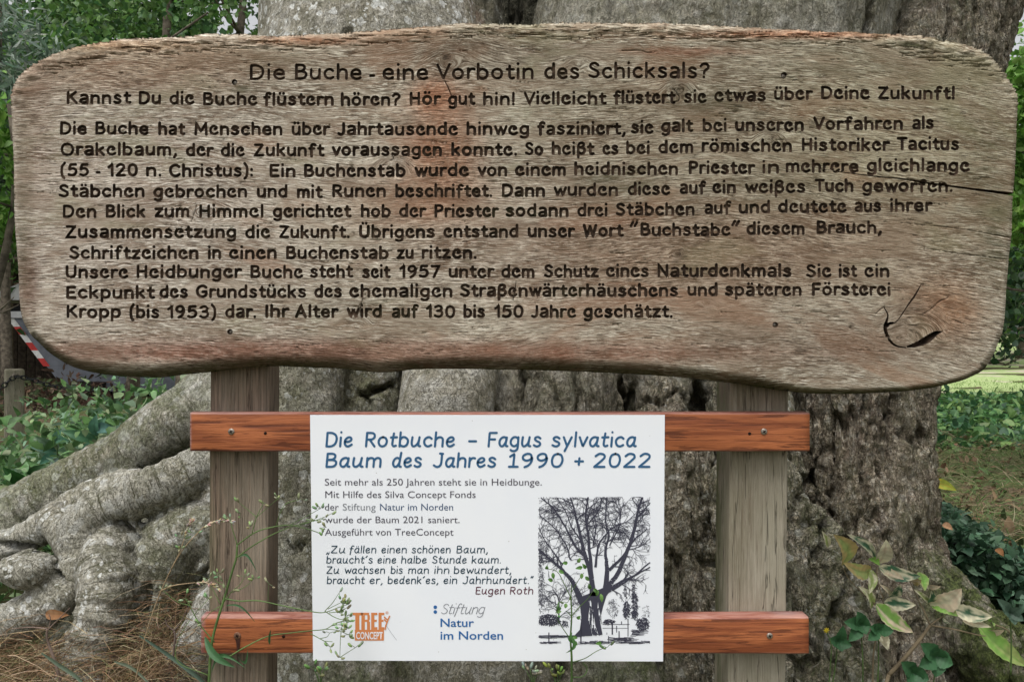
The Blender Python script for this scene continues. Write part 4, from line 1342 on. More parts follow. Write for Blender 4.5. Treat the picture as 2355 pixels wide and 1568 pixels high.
# ------------------------------------------------------------------ the great beech: fused stems and buttress roots
# each limb: (part index, ring strength, rough, moss, lichen, red (high: near-black), [(px, py, Y, radius in sheet units), ...])
LIMBS = [
 # part 0 = trunk
 (0, .0, .05, .05, 1., 0, [(860,-1000,2.5,235),(870,-500,2.45,250),(878,-100,2.42,262),(880,100,2.40,275),(885,400,2.35,300),(900,760,2.5,325),(900,900,2.72,330),(900,1300,2.7,350),(900,2000,2.6,400)]),
 (0, 0, .25, .2, .2, 0, [(1850,-1000,2.6,400),(1760,-500,2.55,400),(1680,-100,2.5,395),(1625,60,2.45,392),(1560,400,2.45,400),(1490,740,2.6,415),(1480,900,2.86,420),(1450,1300,2.85,430),(1430,2000,2.7,470)]),
 (0, 0, .9, .25, .1, .2, [(2220,-500,2.6,215),(2165,-100,2.55,195),(2120,60,2.5,190),(2070,200,2.45,190),(1990,500,2.35,180),(1960,800,2.25,175),(1950,1200,2.15,185),(1960,1700,2.05,220),(1980,2100,2.0,250)]),
 (0, 0, .0, .05, .2, 0, [(1130,560,2.25,70),(1060,780,2.02,108),(1030,900,1.86,112),(1028,1080,1.82,116),(1040,1300,1.84,120),(1060,1500,1.80,125),(1100,1800,1.7,140)]),
 (0, 0, .45, .2, .1, .1, [(1270,500,2.3,150),(1270,800,2.05,150),(1260,950,2.0,155),(1250,1300,1.95,165),(1240,1800,1.85,180)]),
 (0, 0, .7, .2, .1, .2, [(1360,700,2.15,60),(1385,860,2.05,58),(1375,1000,2.0,60),(1400,1400,1.95,70)]),
 (0, 0, .9, .2, .3, .1, [(1510,600,2.25,70),(1520,860,2.08,62),(1530,1000,2.0,66),(1545,1200,1.93,80),(1560,1500,1.88,95),(1580,1900,1.8,110)]),
 (0, 0, .9, .2, .3, .1, [(1570,600,2.3,40),(1590,860,2.12,32),(1580,1000,2.1,36)]),
 (0, 0, .85, .3, .5, 0, [(1700,600,2.2,100),(1720,860,2.05,95),(1725,1000,1.98,105),(1740,1200,1.92,125),(1770,1400,1.86,135),(1790,1600,1.8,140),(1820,2000,1.7,160)]),
 (0, 0, .95, .15, .15, .25, [(1930,700,2.15,100),(1940,900,2.08,98),(1955,1100,2.04,95),(1990,1300,1.98,100),(2040,1500,1.9,110),(2080,1900,1.8,130)]),
 (0, 0, 1., .2, .15, .6, [(2035,600,2.25,52),(2030,850,2.15,42),(2040,1050,2.1,40),(2070,1250,2.05,60)]),
 (0, 0, 1., .25, .15, .2, [(2105,560,2.3,58),(2092,850,2.2,50),(2095,1000,2.17,48),(2085,1150,2.13,60),(2100,1350,2.05,80),(2140,1700,1.95,110)]),
 (0, 0, .15, .3, .9, 0, [(700,500,2.15,110),(690,800,2.0,112),(680,1000,1.93,115),(680,1200,1.88,112),(690,1400,1.82,110),(700,1600,1.76,120),(720,1900,1.7,140)]),
 (0, 0, .3, .45, .6, 0, [(840,560,2.2,70),(862,800,2.08,62),(850,1000,2.02,75),(850,1300,1.96,90),(860,1700,1.88,110)]),
 (0, 0, .1, .3, .8, 0, [(560,700,2.1,90),(560,900,1.98,95),(545,1100,1.90,105),(540,1300,1.82,95),(520,1450,1.78,80)]),
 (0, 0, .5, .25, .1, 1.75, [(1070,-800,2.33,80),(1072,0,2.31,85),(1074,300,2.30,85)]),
 (0, 0, .9, .1, .0, 2.0, [(1190,-800,4.1,230),(1190,0,4.05,230),(1190,500,3.9,230)]),  # backing limb added behind the gap, coloured near-black for its shade
 (0, .3, .1, .5, .4, 0, [(700,1150,2.2,150),(480,1260,2.12,140),(330,1340,2.05,110),(200,1500,2.0,100)]),
 # roots
 (1, .55, .0, .55, .5, 0, [(600,768,2.1,97),(540,873,2.02,89),(450,943,1.97,75),(380,983,1.94,68),(300,1043,1.93,63),(200,1098,1.92,63),(90,1158,1.90,68),(-30,1228,1.88,76),(-200,1308,1.85,82)]),
 (2, 1.0, .0, .15, .35, 0, [(560,1030,1.88,60),(470,1075,1.83,56),(385,1112,1.79,55),(300,1145,1.76,53),(235,1172,1.74,48),(190,1205,1.73,43),(185,1245,1.72,37)]),
 (3, .3, .0, .15, 1., 0, [(300,1120,1.84,43),(200,1150,1.81,43),(130,1195,1.79,43),(60,1235,1.78,39),(-20,1270,1.78,43),(-150,1330,1.78,51)]),
 (4, .5, .0, .15, 1., 0, [(130,1195,1.77,39),(165,1245,1.73,36),(178,1300,1.70,39),(150,1355,1.68,44),(90,1400,1.66,49),(10,1440,1.65,53),(-120,1500,1.65,60)]),
 (5, .9, .0, .1, .9, 0, [(300,1225,1.76,33),(262,1248,1.72,43),(240,1285,1.69,51),(245,1340,1.66,59),(240,1400,1.64,59),(215,1480,1.62,59),(185,1570,1.60,62),(150,1700,1.58,76)]),
 (6, .5, .0, .45, .7, 0, [(560,1180,1.85,67),(480,1215,1.80,68),(400,1250,1.78,75),(360,1310,1.76,76),(345,1390,1.74,67),(350,1480,1.72,57)]),
 (7, .1, .0, .1, 1., 0, [(560,1220,1.78,41),(520,1320,1.70,43),(480,1420,1.65,43),(440,1500,1.62,45),(405,1600,1.60,51),(370,1720,1.58,57)]),
 (8, .2, .75, 1., .0, 0, [(1960,1150,2.08,70),(2055,1290,2.0,84),(2150,1385,1.94,90),(2260,1480,1.88,90),(2390,1580,1.82,95),(2560,1690,1.78,100)]),
 (9, .1, .8, .5, .4, 0, [(1850,1250,1.9,90),(1880,1400,1.84,110),(1900,1550,1.78,130),(1920,1750,1.7,150)]),
 (10, .1, .1, .2, .1, 0, [(1200,1400,1.84,90),(1150,1530,1.76,88),(1120,1640,1.70,100),(1100,1800,1.66,110)]),
 (11, .1, .2, .8, .3, 0, [(870,1400,1.86,80),(850,1540,1.78,100),(820,1640,1.74,110),(800,1800,1.7,120)]),
 (12, .1, .2, .8, .2, 0, [(1420,1400,1.86,80),(1430,1560,1.80,90),(1440,1700,1.74,110)]),
]


def build_tree():
    mb = MB()
    kp, kid, karc, kdir, kr = [], [], [], [], []
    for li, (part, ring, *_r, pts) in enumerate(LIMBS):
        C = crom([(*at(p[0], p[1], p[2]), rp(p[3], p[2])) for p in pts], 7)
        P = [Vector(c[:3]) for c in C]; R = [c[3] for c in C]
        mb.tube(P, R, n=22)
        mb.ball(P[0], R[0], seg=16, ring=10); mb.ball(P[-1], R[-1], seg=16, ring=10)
        arc = 0
        for i in range(len(P)):
            if i: arc += (P[i] - P[i - 1]).length
            seglen = (P[min(i + 1, len(P) - 1)] - P[max(i - 1, 0)]).normalized()
            kp.append(P[i]); kid.append(li); karc.append(arc); kdir.append(seglen); kr.append(R[i])
    # rounded knob where a root was once cut
    kn = at(54, 1312, 1.64); mb.ball(kn, (rp(56, 1.64), rp(40, 1.64), rp(40, 1.64)), seg=20, ring=14, axis=(0.2, -1, 0.45))
    me = bpy.data.meshes.new('tmp'); me.from_pydata(mb.v, [], mb.f)
    tmp = bpy.data.objects.new('tmp', me); COL.objects.link(tmp)
    md = tmp.modifiers.new('r', 'REMESH'); md.mode = 'VOXEL'; md.voxel_size = 0.0072; md.adaptivity = 0
    sm_ = tmp.modifiers.new('s', 'SMOOTH'); sm_.factor = 0.6; sm_.iterations = 5
    dg = bpy.context.evaluated_depsgraph_get()
    ev = tmp.evaluated_get(dg); m2 = bpy.data.meshes.new_from_object(ev)
    bpy.data.objects.remove(tmp)
    n = len(m2.vertices)
    V = np.empty(n * 3, dtype=np.float32); m2.vertices.foreach_get('co', V); V = V.reshape(-1, 3).astype(float)
    N = np.empty(n * 3, dtype=np.float32); m2.vertex_normals.foreach_get('vector', N); N = N.reshape(-1, 3).astype(float)
    F = np.empty(len(m2.loops), dtype=np.int32); m2.loops.foreach_get('vertex_index', F)
    F = F.reshape(-1, 4) if len(F) == 4 * len(m2.polygons) else np.array([list(p.vertices) for p in m2.polygons if len(p.vertices) == 4])
    # keep what could be seen from near the photograph's place
    cen = V[F].mean(axis=1); fn = N[F].mean(axis=1)
    keep = ((fn[:, 1] < 0.55) | (cen[:, 2] > 1.45)) & (cen[:, 2] > 0.0) & (cen[:, 2] < 3.6)  # unseen upper stems and their backs stay, to block light into the gap
    F = F[keep]; used = np.unique(F); mp = -np.ones(n, dtype=int); mp[used] = np.arange(len(used)); F = mp[F]; V = V[used]; N = N[used]; n = len(V)
    kd = KDTree(len(kp))
    for i, p in enumerate(kp): kd.insert(p, i)
    kd.balance()
    A = np.zeros((n, 6)); part = np.zeros(n, dtype=int); arc = np.zeros(n); rstr = np.zeros(n)
    LA = [(l[1], l[2], l[3], l[4], l[5]) for l in LIMBS]
    KPt = np.array([p[:] for p in kp]); KR = np.array(kr); KI = np.array(kid); KA = np.array(karc); KV = np.array([d_[:] for d_ in kdir])
    LM = np.array(LA); LP = np.array([l[0] for l in LIMBS]); nL = len(LIMBS)
    starts = np.array([np.where(KI == k)[0][0] for k in range(nL)])
    for s0 in range(0, n, 20000):
        v = V[s0:s0 + 20000]
        S_ = np.sqrt(np.maximum((v * v).sum(1)[:, None] + (KPt * KPt).sum(1)[None] - 2 * v @ KPt.T, 0)) - KR[None]
        sl = np.minimum.reduceat(S_, starts, axis=1)
        w_ = np.exp(-np.maximum(sl, -0.05) / 0.022)
        A[s0:s0 + 20000, :5] = (w_ @ LM) / (w_.sum(1, keepdims=True) + 1e-12)
        j = S_.argmin(1)
        part[s0:s0 + 20000] = LP[KI[j]]
        arc[s0:s0 + 20000] = KA[j] + ((v - KPt[j]) * KV[j]).sum(1)
    # displacement
    D = np.zeros(n)
    for i, (x, y, z) in enumerate(V.tolist()):
        rough = A[i, 1]; ring = A[i, 0]
        a = noise.fractal(Vector((x * 5, y * 5, z * 4)), 0.75, 2, 4) * (0.008 + 0.006 * rough)
        w = noise.noise(Vector((x * 9, y * 9, z * 9)))
        rg = math.sin(arc[i] * 330 + w * 3.5) * 0.5 + math.sin(arc[i] * 155 + w * 2.2)
        gate = max(0, min(1, 0.5 + 1.6 * noise.noise(Vector((x * 4 + 3, y * 4, z * 4)))))
        r_ = ring * rg * 0.0048 * gate
        fl = noise.fractal(Vector((x * 13, y * 13, z * 1.6)), 0.8, 2, 3)     # long upright furrows
        cr = noise.fractal(Vector((x * 42, y * 42, z * 26)), 0.6, 2, 3)
        furrow = -max(0, 0.16 - abs(fl)) / 0.16
        b = rough * (furrow * 0.030 + cr * 0.0075) + (1 - rough) * (cr * 0.0016)
        D[i] = a + r_ + b
    V2 = V + N * D[:, None]
    dentn = np.array([noise.fractal(Vector((x * 16, y * 16, z * 16)), 0.7, 2, 3) for x, y, z in V.tolist()])
    # a few deep hollows and splits pressed into the surface: (px, py, Y, length, width, angle, depth)
    for (px, py, Y, hl, hw, an, dep) in [(284,1222,1.74,36,11,-25,.05),(868,900,2.0,36,9,25,.045),(840,925,2.0,26,7,-50,.03),(1612,900,2.0,60,13,80,.07),(1436,905,2.0,60,8,88,.06),(1655,1020,1.97,70,10,80,.05),
                                         (1868,1100,1.9,60,11,62,.07),(1905,1230,1.86,110,11,80,.07),(1930,1400,1.82,80,10,72,.06),(2062,930,2.1,90,9,86,.06),(2005,960,2.05,120,8,86,.03),
                                         (40,1262,1.74,50,13,-20,.05),(115,1310,1.68,44,8,-55,.05),(470,1330,1.75,40,12,60,.06),(330,1400,1.7,60,10,85,.04),(2115,1010,2.1,40,10,80,.05),(1120,1030,1.9,60,7,85,.03),
                                         (682,1262,1.76,16,4,70,.02),(668,1258,1.76,16,4,-60,.02),(694,1262,1.76,14,3,60,.02),(1290,1560,1.8,30,14,70,.06),(300,1330,1.72,60,9,80,.035),(2004,40,2.25,80,6,88,.05),(795,80,2.1,12,9,0,.04),(2070,60,2.3,60,7,75,.03),(1205,900,1.95,70,6,86,.03),(1330,930,1.95,60,6,84,.03)]:
        c = at(px, py, Y); ca, sa = math.cos(math.radians(an)), math.sin(math.radians(an))
        dx, dz = V[:, 0] - c[0], V[:, 2] - c[2]
        # measure in the plane facing the viewer
        s_ = V[:, 1] / Y
        dx, dz = V[:, 0] / s_ - c[0], (V[:, 2] - CZ) / s_ + CZ - c[2]
        u = dx * ca - dz * sa * -1 if False else dx * ca + dz * (-sa) * -1
        w = -dx * sa + dz * ca
        w = w + dentn * rp(hw, Y) * 1.6
        k = np.exp(-((u / rp(hl, Y)) ** 2) ** 1.2 - ((w / rp(hw, Y)) ** 2))
        front = np.clip((0.6 - N[:, 1]) / 0.8, 0, 1) * (V[:, 1] < Y + 0.5)
        V2 += (np.array([0, 1, 0])[None] * (k * dep * front)[:, None])
    full = mesh_np('tmpf', V2, F, BARK)
    NN = np.empty(n * 3, dtype=np.float32); full.vertex_normals.foreach_get('vector', NN); NN = NN.reshape(-1, 3)
    root = empty('beech_tree', at(1300, 1850, 2.6), 'huge old beech behind the sign with fused stems and wrinkled buttress roots', 'tree')
    fp = np.array([np.bincount(part[f]).argmax() for f in F])
    lowF = np.array(V2[F].mean(axis=1))
    for p in range(13):
        f = F[fp == p]
        if not len(f): continue
        uq, inv = np.unique(f, return_inverse=True)
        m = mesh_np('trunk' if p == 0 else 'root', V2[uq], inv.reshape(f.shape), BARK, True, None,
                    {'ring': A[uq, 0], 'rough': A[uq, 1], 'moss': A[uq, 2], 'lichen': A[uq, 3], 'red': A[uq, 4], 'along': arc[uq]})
        m.normals_split_custom_set_from_vertices(NN[uq].tolist())
        o = link('trunk' if p == 0 else 'root', m, root)
        if p == 8: o['label'] = 'moss covered root'
    bpy.data.meshes.remove(full)


build_tree()


# ------------------------------------------------------------------ leaves: folded blades spread by numpy
def leaf_mesh(C, A, N, L, W, colr, fold=0.18, droop=0.15):
    """C centres of the leaf base, A axes, N normals, L lengths, W widths; 7 corners, 6 triangles each"""
    A = A / (np.linalg.norm(A, axis=1, keepdims=True) + 1e-9)
    S = np.cross(A, N); S /= (np.linalg.norm(S, axis=1, keepdims=True) + 1e-9)
    N = np.cross(S, A)
    L, W = L[:, None], W[:, None]
    p0 = C
    p1 = C + A * L * 0.38 + N * L * 0.02
    p2 = C + A * L - N * L * droop
    l1 = C + A * L * 0.28 + S * W * 0.5 + N * W * fold
    r1 = C + A * L * 0.28 - S * W * 0.5 + N * W * fold
    l2 = C + A * L * 0.66 + S * W * 0.40 + N * W * fold * 0.6 - N * L * droop * 0.4
    r2 = C + A * L * 0.66 - S * W * 0.40 + N * W * fold * 0.6 - N * L * droop * 0.4
    V = np.stack([p0, p1, p2, l1, r1, l2, r2], 1).reshape(-1, 3)
    k = len(C)
    f = np.array([(0, 3, 1), (0, 1, 4), (1, 3, 5), (1, 6, 4), (1, 5, 2), (1, 2, 6)])
    F = (f[None] + (np.arange(k) * 7)[:, None, None]).reshape(-1, 3)
    col = np.repeat(colr, 7, axis=0)
    return V, F, col


def rnd_dirs(n, up=0.0):
    d = RNG.normal(size=(n, 3)); d[:, 2] += up
    return d / np.linalg.norm(d, axis=1, keepdims=True)


def leaf_cols(n, palette, var=0.25):
    p = np.array(palette)[RNG.integers(0, len(palette), n)]
    return np.clip(p * (1 + RNG.uniform(-var, var, (n, 1))) * (1 + RNG.uniform(-0.08, 0.08, (n, 3))), 0, 1)


def cloud(pts, size, palette, asp=0.6, up=0.3, drop=-0.2, var=0.3):
    n = len(pts)
    A = rnd_dirs(n, drop); N = rnd_dirs(n, up * 3)
    L = size * RNG.uniform(0.6, 1.3, n)
    return leaf_mesh(pts, A, N, L, L * asp * RNG.uniform(0.8, 1.2, n), leaf_cols(n, palette, var))


def ellipsoid_pts(c, r, n, clumps=14, clump_r=0.28):
    """points gathered in clumps near the surface of an uneven crown, with gaps between"""
    cc = rnd_dirs(clumps) * RNG.uniform(0.45, 1.0, (clumps, 1)) * np.array(r) + np.array(c)
    k = RNG.integers(0, clumps, n)
    p = cc[k] + RNG.normal(size=(n, 3)) * np.array(r) * clump_r * RNG.uniform(0.4, 1.2, (clumps, 1))[k]
    return p


GREENS = [(0.07, 0.155, 0.035), (0.10, 0.21, 0.05), (0.055, 0.125, 0.045), (0.14, 0.25, 0.07)]
BRIGHT = [(0.15, 0.32, 0.05), (0.21, 0.38, 0.08), (0.10, 0.23, 0.04)]
DARKG = [(0.02, 0.05, 0.02), (0.03, 0.065, 0.022), (0.025, 0.055, 0.03)]
BLUEG = [(0.20, 0.27, 0.20), (0.30, 0.37, 0.30), (0.11, 0.18, 0.11)]
TRUNKM = mat_plain('grey_tree_bark', (0.13, 0.11, 0.085), 0.95, 0.1, 0.5, 14, 0, 0.8)


def tree(label, x, y, h, tr, crown, n, leaf, palette, group='trees of the wood behind', lean=(0, 0), clumps=22, name='woodland_tree', low=0.3, asp=0.65, cr=0.26):
    z0 = ground_z(x, y) - 0.1
    root = empty(name, (x, y, z0), label, 'tree', group)
    mb = MB()
    P = [(x + lean[0] * t * h + 0.15 * math.sin(t * 5 + x), y + lean[1] * t * h, z0 + t * h * 0.92) for t in np.linspace(0, 1, 10)]
    mb.tube(P, [tr * (1 - 0.75 * t) + tr * 0.5 * math.exp(-t * 22) for t in np.linspace(0, 1, 10)], 10)
    rnd = random.Random(int(x * 100 + y))
    for k in range(9):
        t = rnd.uniform(low, 0.9); b = Vector(P[int(t * 9)])
        a = rnd.uniform(0, 6.28); L = crown[0] * rnd.uniform(0.6, 0.95)
        e = b + Vector((math.cos(a) * L, math.sin(a) * L, L * rnd.uniform(0.0, 0.6)))
        m = (b + e) / 2 + Vector((0, 0, -0.1 * L))
        mb.tube([b, m, e], [tr * 0.33 * (1 - t * .5), tr * 0.2 * (1 - t * .5), tr * 0.05], 6)
    mb.build('trunk', TRUNKM, root)
    c = (x + lean[0] * h, y + lean[1] * h, z0 + h * (1 + low) / 2)
    pts = ellipsoid_pts(c, (crown[0], crown[1], h * (1 - low) / 2), n, clumps, cr)
    pts = pts[pts[:, 2] > z0 + 0.1]
    V, F, col = cloud(pts, leaf, palette, asp)
    link('crown', mesh_np('crown', V, F, LEAF, False, col), root)
    return root


# near branch with leaves crossing the upper left corner, its tree standing outside the view
tree('broad leaved tree with dark branches reaching over the upper end of the board', -5.0, 6.6, 4.6, 0.14, (3.4, 1.5), 15000, 0.07, GREENS, low=0.44, clumps=110, cr=0.085)
tree('slender tree with pale grey trunk against the bright sky gap', (405 - CX) * KP * 11, 11, 8.5, 0.13, (1.5, 1.6), 3000, 0.10, GREENS, low=0.5, clumps=40, cr=0.13)
tree('thin trunk beside the fused stems of the beech', (556 - CX) * KP * 10, 10, 8.5, 0.10, (1.3, 1.5), 2000, 0.10, GREENS, low=0.52, clumps=26, cr=0.13)
tree('pale needled conifer with drooping sprays beside the end of the board', (-60 - CX) * KP * 4.6, 4.6, 3.5, 0.07, (0.66, 0.62), 9000, 0.085, BLUEG, low=0.56, clumps=60, cr=0.15, asp=0.18, name='conifer')
tree('bright leaved tree just inside the corner behind the conifer', (-30 - CX) * KP * 4.0, 4.0, 2.6, 0.04, (0.30, 0.4), 1500, 0.05, BRIGHT, low=0.62, clumps=26, cr=0.16)
for i, (x, y, h, pal, lab) in enumerate([(-6.6, 13.5, 8.5, GREENS, 'bushy tree filling the view above the upper end of the board'), (-9.0, 14.0, 9, GREENS, 'bushy tree farther towards the corner above the board'), (-9.5, 21, 9, DARKG, 'dark tree behind the grey container'), (-5.2, 24, 10, GREENS, 'tall green tree farther behind the container'), (-12.5, 17, 8.5, GREENS, 'tree at the edge of the yard beyond the conifer'), (-1.5, 27, 9, DARKG, 'dark tree straight behind the beech')]):
    tree(lab, x, y, h, 0.2 if y > 15 else 0.1, (2.9, 2.4) if y > 15 else (1.75, 1.6), 3800 if y > 15 else 7000, 0.28 if y > 15 else 0.14, pal, low=0.12 if y > 15 else 0.40, clumps=46, cr=0.18)
# right hand side: bright hazel at the corner, dark shrub and trunks beyond the lawn
tree('bright green hazel beside the rough stem of the beech', (2440 - CX) * KP * 6.2, 6.2, 3.9, 0.07, (0.85, 0.9), 9000, 0.07, BRIGHT, low=0.46, clumps=46, cr=0.16, name='hazel_tree')
tree('dark trunked tree shading the far end of the lawn', (2560 - CX) * KP * 14, 14, 7.5, 0.17, (2.1, 1.8), 5200, 0.17, GREENS, low=0.22, clumps=36, cr=0.18, group='trees beyond the lawn')
for i, (x, y, h, pal, lab) in enumerate([(19.5, 33, 9, DARKG, 'dark tree at the back of the lawn'), (24.5, 37, 11, GREENS, 'green tree at the back of the lawn, farther out'), (15.5, 30, 8, DARKG, 'dark tree half hidden by the beech, beyond the lawn'), (30, 40, 12, DARKG, 'broad dark tree at the far corner of the lawn')]):
    tree(lab, x, y, h, 0.25, (3.6, 3.0), 3400, 0.34, pal, group='trees beyond the lawn', low=0.02, clumps=46, cr=0.19)

# distant wood that reads as one mass
pts = []
for k in range(260):
    x = random.uniform(-75, 75); y = 62 + abs(x) * 0.1 + random.uniform(-6, 10)
    if -26 < x * 62 / y < -17 and False: continue
    h = random.uniform(7, 13)
    if -30 < x < -20: h *= 0.42
    c = np.array([x, y, ground_z(x, y) + h * 0.5])
    pts.append(c + RNG.normal(size=(130, 3)) * np.array([1.9, 1.6, h * 0.27]))
pts = np.vstack(pts)
V, F, col = cloud(pts, 0.75, DARKG + GREENS[:2], 0.7)
o = link('woods', mesh_np('woods', V, F, LEAF, False, col), None, 'stuff'); o['label'] = 'distant dark wood behind the yard and the lawn'

# ------------------------------------------------------------------ grey skip container with a lid and warning stripes
YK = 16.0
K = lambda x, y, d=0.0: at(x, y, YK) + Vector((0, d, 0))
skip = empty('skip_container', K(300, 900), 'grey steel skip with a white rim and red and white warning stripes behind the board', 'skip')
SKIPG = mat_plain('skip_paint', (0.135, 0.145, 0.17), 0.55, 0.4, 0.25, 3, 0, 0.2)
SKIPW = mat_plain('skip_rim_paint', (0.60, 0.60, 0.61), 0.5, 0.4, 0.12, 5)
SRED = mat_plain('stripe_red', (0.50, 0.035, 0.03), 0.5, 0.4, 0.15, 12); SWH = mat_plain('stripe_white', (0.72, 0.72, 0.70), 0.5, 0.4, 0.1, 12)
def prism(name, poly, d0, d1, mat, par, Y=YK):
    n = len(poly); vs = [at(x, y, Y) + Vector((0, d0, 0)) for x, y in poly] + [at(x, y, Y) + Vector((0, d1, 0)) for x, y in poly]
    fs = [list(range(n)), list(range(2 * n - 1, n - 1, -1))] + [[i, n + i, n + (i + 1) % n, (i + 1) % n] for i in range(n)]
    me = mesh_np(name, np.array([v[:] for v in vs]), fs, mat, False)
    import bmesh
    bm = bmesh.new(); bm.from_mesh(me); bmesh.ops.recalc_face_normals(bm, faces=bm.faces[:]); bm.to_mesh(me); bm.free()
    return link(name, me, par)
prism('body', [(18, 731), (560, 733), (500, 905), (152, 898)], 0, 1.9, SKIPG, skip)
prism('rim', [(-14, 716), (570, 718), (570, 732), (-14, 731)], -0.06, 0.03, SKIPW, skip)
prism('lid', [(-60, 690), (42, 651), (330, 650), (330, 688)], 0.05, 1.8, SKIPW, skip)
prism('side_panel', [(-10, 716), (47, 692), (330, 689), (330, 716)], 0.25, 1.7, mat_plain('skip_inside', (0.02, 0.02, 0.022), 0.8, 0.2), skip)
for k in range(6):
    t0, t1 = k / 6, (k + 1) / 6
    e = lambda t, w: (18 + (100 - 18) * t + w, 733 + (842 - 733) * t)
    prism('warning_stripe', [e(t0, 0), e(t0, 15), e(t1, 15), e(t1, 0)], -0.008, -0.002, SWH if k % 2 == 0 else SRED, skip)
prism('under_block', [(186, 876), (245, 878), (240, 908), (182, 908)], -0.15, 0.3, mat_plain('skip_under_block', (0.025, 0.02, 0.02), 0.8, 0.2), skip)  # near-black blocks under the skip body
prism('under_block', [(420, 880), (480, 882), (476, 910), (420, 910)], -0.15, 0.3, bpy.data.materials['skip_under_block'], skip)

# ------------------------------------------------------------------ bollard with chain
yb = 5.0
bol = empty('bollard', (at(33, 784, yb).x, yb, 0.1), 'squat weathered wooden bollard carrying the chain', 'bollard')
bx = at(33, 784, yb).x; hw = 0.052; ztop = py2z(848, yb)
mb = MB()
import bmesh as _bm
q = _bm.new(); _bm.ops.create_cube(q, size=1)
for v in q.verts: v.co = Vector((v.co.x * 0.105, v.co.y * 0.105, (0.1 + ztop) / 2 + v.co.z * (ztop - 0.1)))
_bm.ops.bevel(q, geom=[e for e in q.edges], offset=0.014, segments=4, profile=0.5, affect='EDGES')
q.verts.index_update(); rot = Matrix.Rotation(math.radians(38), 4, 'Z')
mb.add([rot @ v.co + Vector((bx, yb, 0)) for v in q.verts], [[v.index for v in f.verts] for f in q.faces]); q.free()
me = mesh_np('post', np.array(mb.v), mb.f, POST, True, None, {'red': np.zeros(len(mb.v)), 'moss': np.full(len(mb.v), 0.35)})
link('post', me, bol)
mb = MB(); hookp = at(49, 866, yb) + Vector((0, -0.07, 0))
mb.tube([hookp + Vector((0.0, 0.05, 0.01)), hookp + Vector((0, -0.01, 0.02)), hookp + Vector((0, -0.015, 0)), hookp + Vector((0, 0.01, -0.012))], 0.004, 6)
mb.build('hook', STEEL, bol)
chain = empty('chain', hookp, 'rusty black chain sagging from the bollard through the weeds', 'chain')
lk = MB(); ring = [(0.013 * math.cos(a), 0, 0.022 * math.sin(a)) for a in np.linspace(0, 2 * math.pi, 11)]
lk.tube(ring, 0.0042, 5, cap=False)
link_me = mesh_np('link', np.array(lk.v), lk.f, IRON)
path = [at(-60, 948, yb) + Vector((0, -0.05, 0)), at(-10, 922, yb) + Vector((0, -0.06, 0)), at(18, 895, yb) + Vector((0, -0.08, 0)), hookp, at(75, 872, yb) + Vector((0, -0.02, 0)), at(110, 888, yb) + Vector((0, 0.05, 0)), at(150, 900, yb) + Vector((0, 0.15, 0)), at(200, 902, yb) + Vector((0, 0.3, 0))]
cp = crom([p[:] for p in path], 30); d = np.r_[0, np.cumsum(np.linalg.norm(np.diff(cp, axis=0), axis=1))]
nl = int(d[-1] / 0.033)
for i in range(nl):
    s0, s1 = i * 0.033, (i + 1) * 0.033
    a = Vector([np.interp(s0, d, cp[:, k]) for k in range(3)]); b = Vector([np.interp(s1, d, cp[:, k]) for k in range(3)])
    o = bpy.data.objects.new('link', link_me); COL.objects.link(o); o.parent = chain
    qd = (b - a).to_track_quat('Z', 'Y')
    o.location = (a + b) / 2 - hookp
    o.rotation_euler = (qd @ Matrix.Rotation((i % 2) * math.pi / 2 + 0.4, 4, 'Z').to_quaternion()).to_euler()

# ------------------------------------------------------------------ dark open timber shed in the yard, past the end of the board
yf = 21.0
fz = empty('timber_shed', (at(-100, 640, yf).x, yf, 0.0), 'dark timber shed with a flat roof edge beyond the end of the board', 'shed')
DW = mat_plain('dark_timber', (0.05, 0.038, 0.028), 0.9, 0.15, 0.4, 9, 0, 0.4)
DL = mat_plain('shed_timber', (0.17, 0.13, 0.085), 0.9, 0.15, 0.3, 9, 0, 0.4)
def fbox(name, x0, x1, y0, y1, d0, d1, m_=DW):
    a, b = at(x0, y1, yf), at(x1, y0, yf); m = MB(); m.box(a.x, b.x, yf + d0, yf + d1, a.z, b.z, 0.015); return m.build(name, m_, fz)
fbox('roof', -420, 150, 488, 497, -0.4, 3.2, DL)
fbox('roof_edge', -420, 150, 497.5, 512, -0.35, -0.25, DL)
for k in range(7): fbox('post', -400 + k * 70, -389 + k * 70, 512.5, 900, -0.2, 0.0, DL)
for k in range(24): fbox('plank', -410 + k * 23, -388 + k * 23, 512.5, 900, 2.8, 2.85)
for k in range(3): fbox('rail', -400, 140, 560 + k * 45, 570 + k * 45, 0.05, 0.12, DL)
# brush and bark heap under it
pts = np.stack([RNG.uniform(-13.5, -7.4, 5200), RNG.uniform(10.5, 15.0, 5200), np.zeros(5200)], 1)
pts[:, 2] = [ground_z(p[0], p[1]) + abs(RNG.normal()) * 0.22 for p in pts]
V, F, col = cloud(pts, 0.16, [(0.10, 0.06, 0.04), (0.06, 0.04, 0.03), (0.05, 0.07, 0.03), (0.14, 0.10, 0.07)], 0.3)
o = link('mulch', mesh_np('mulch', V, F, DRY, False, col), None, 'stuff'); o['label'] = 'brown bark mulch and brush in the yard before the shed'


# ------------------------------------------------------------------ undergrowth
def herb_points(n, x0, x1, y0, y1, hfun):
    P = np.stack([RNG.uniform(x0, x1, n), RNG.uniform(y0, y1, n), np.zeros(n)], 1)
    return np.array([(p[0], p[1], ground_z(p[0], p[1]) + hfun(p[0], p[1]) * (RNG.random() ** 0.6)) for p in P])


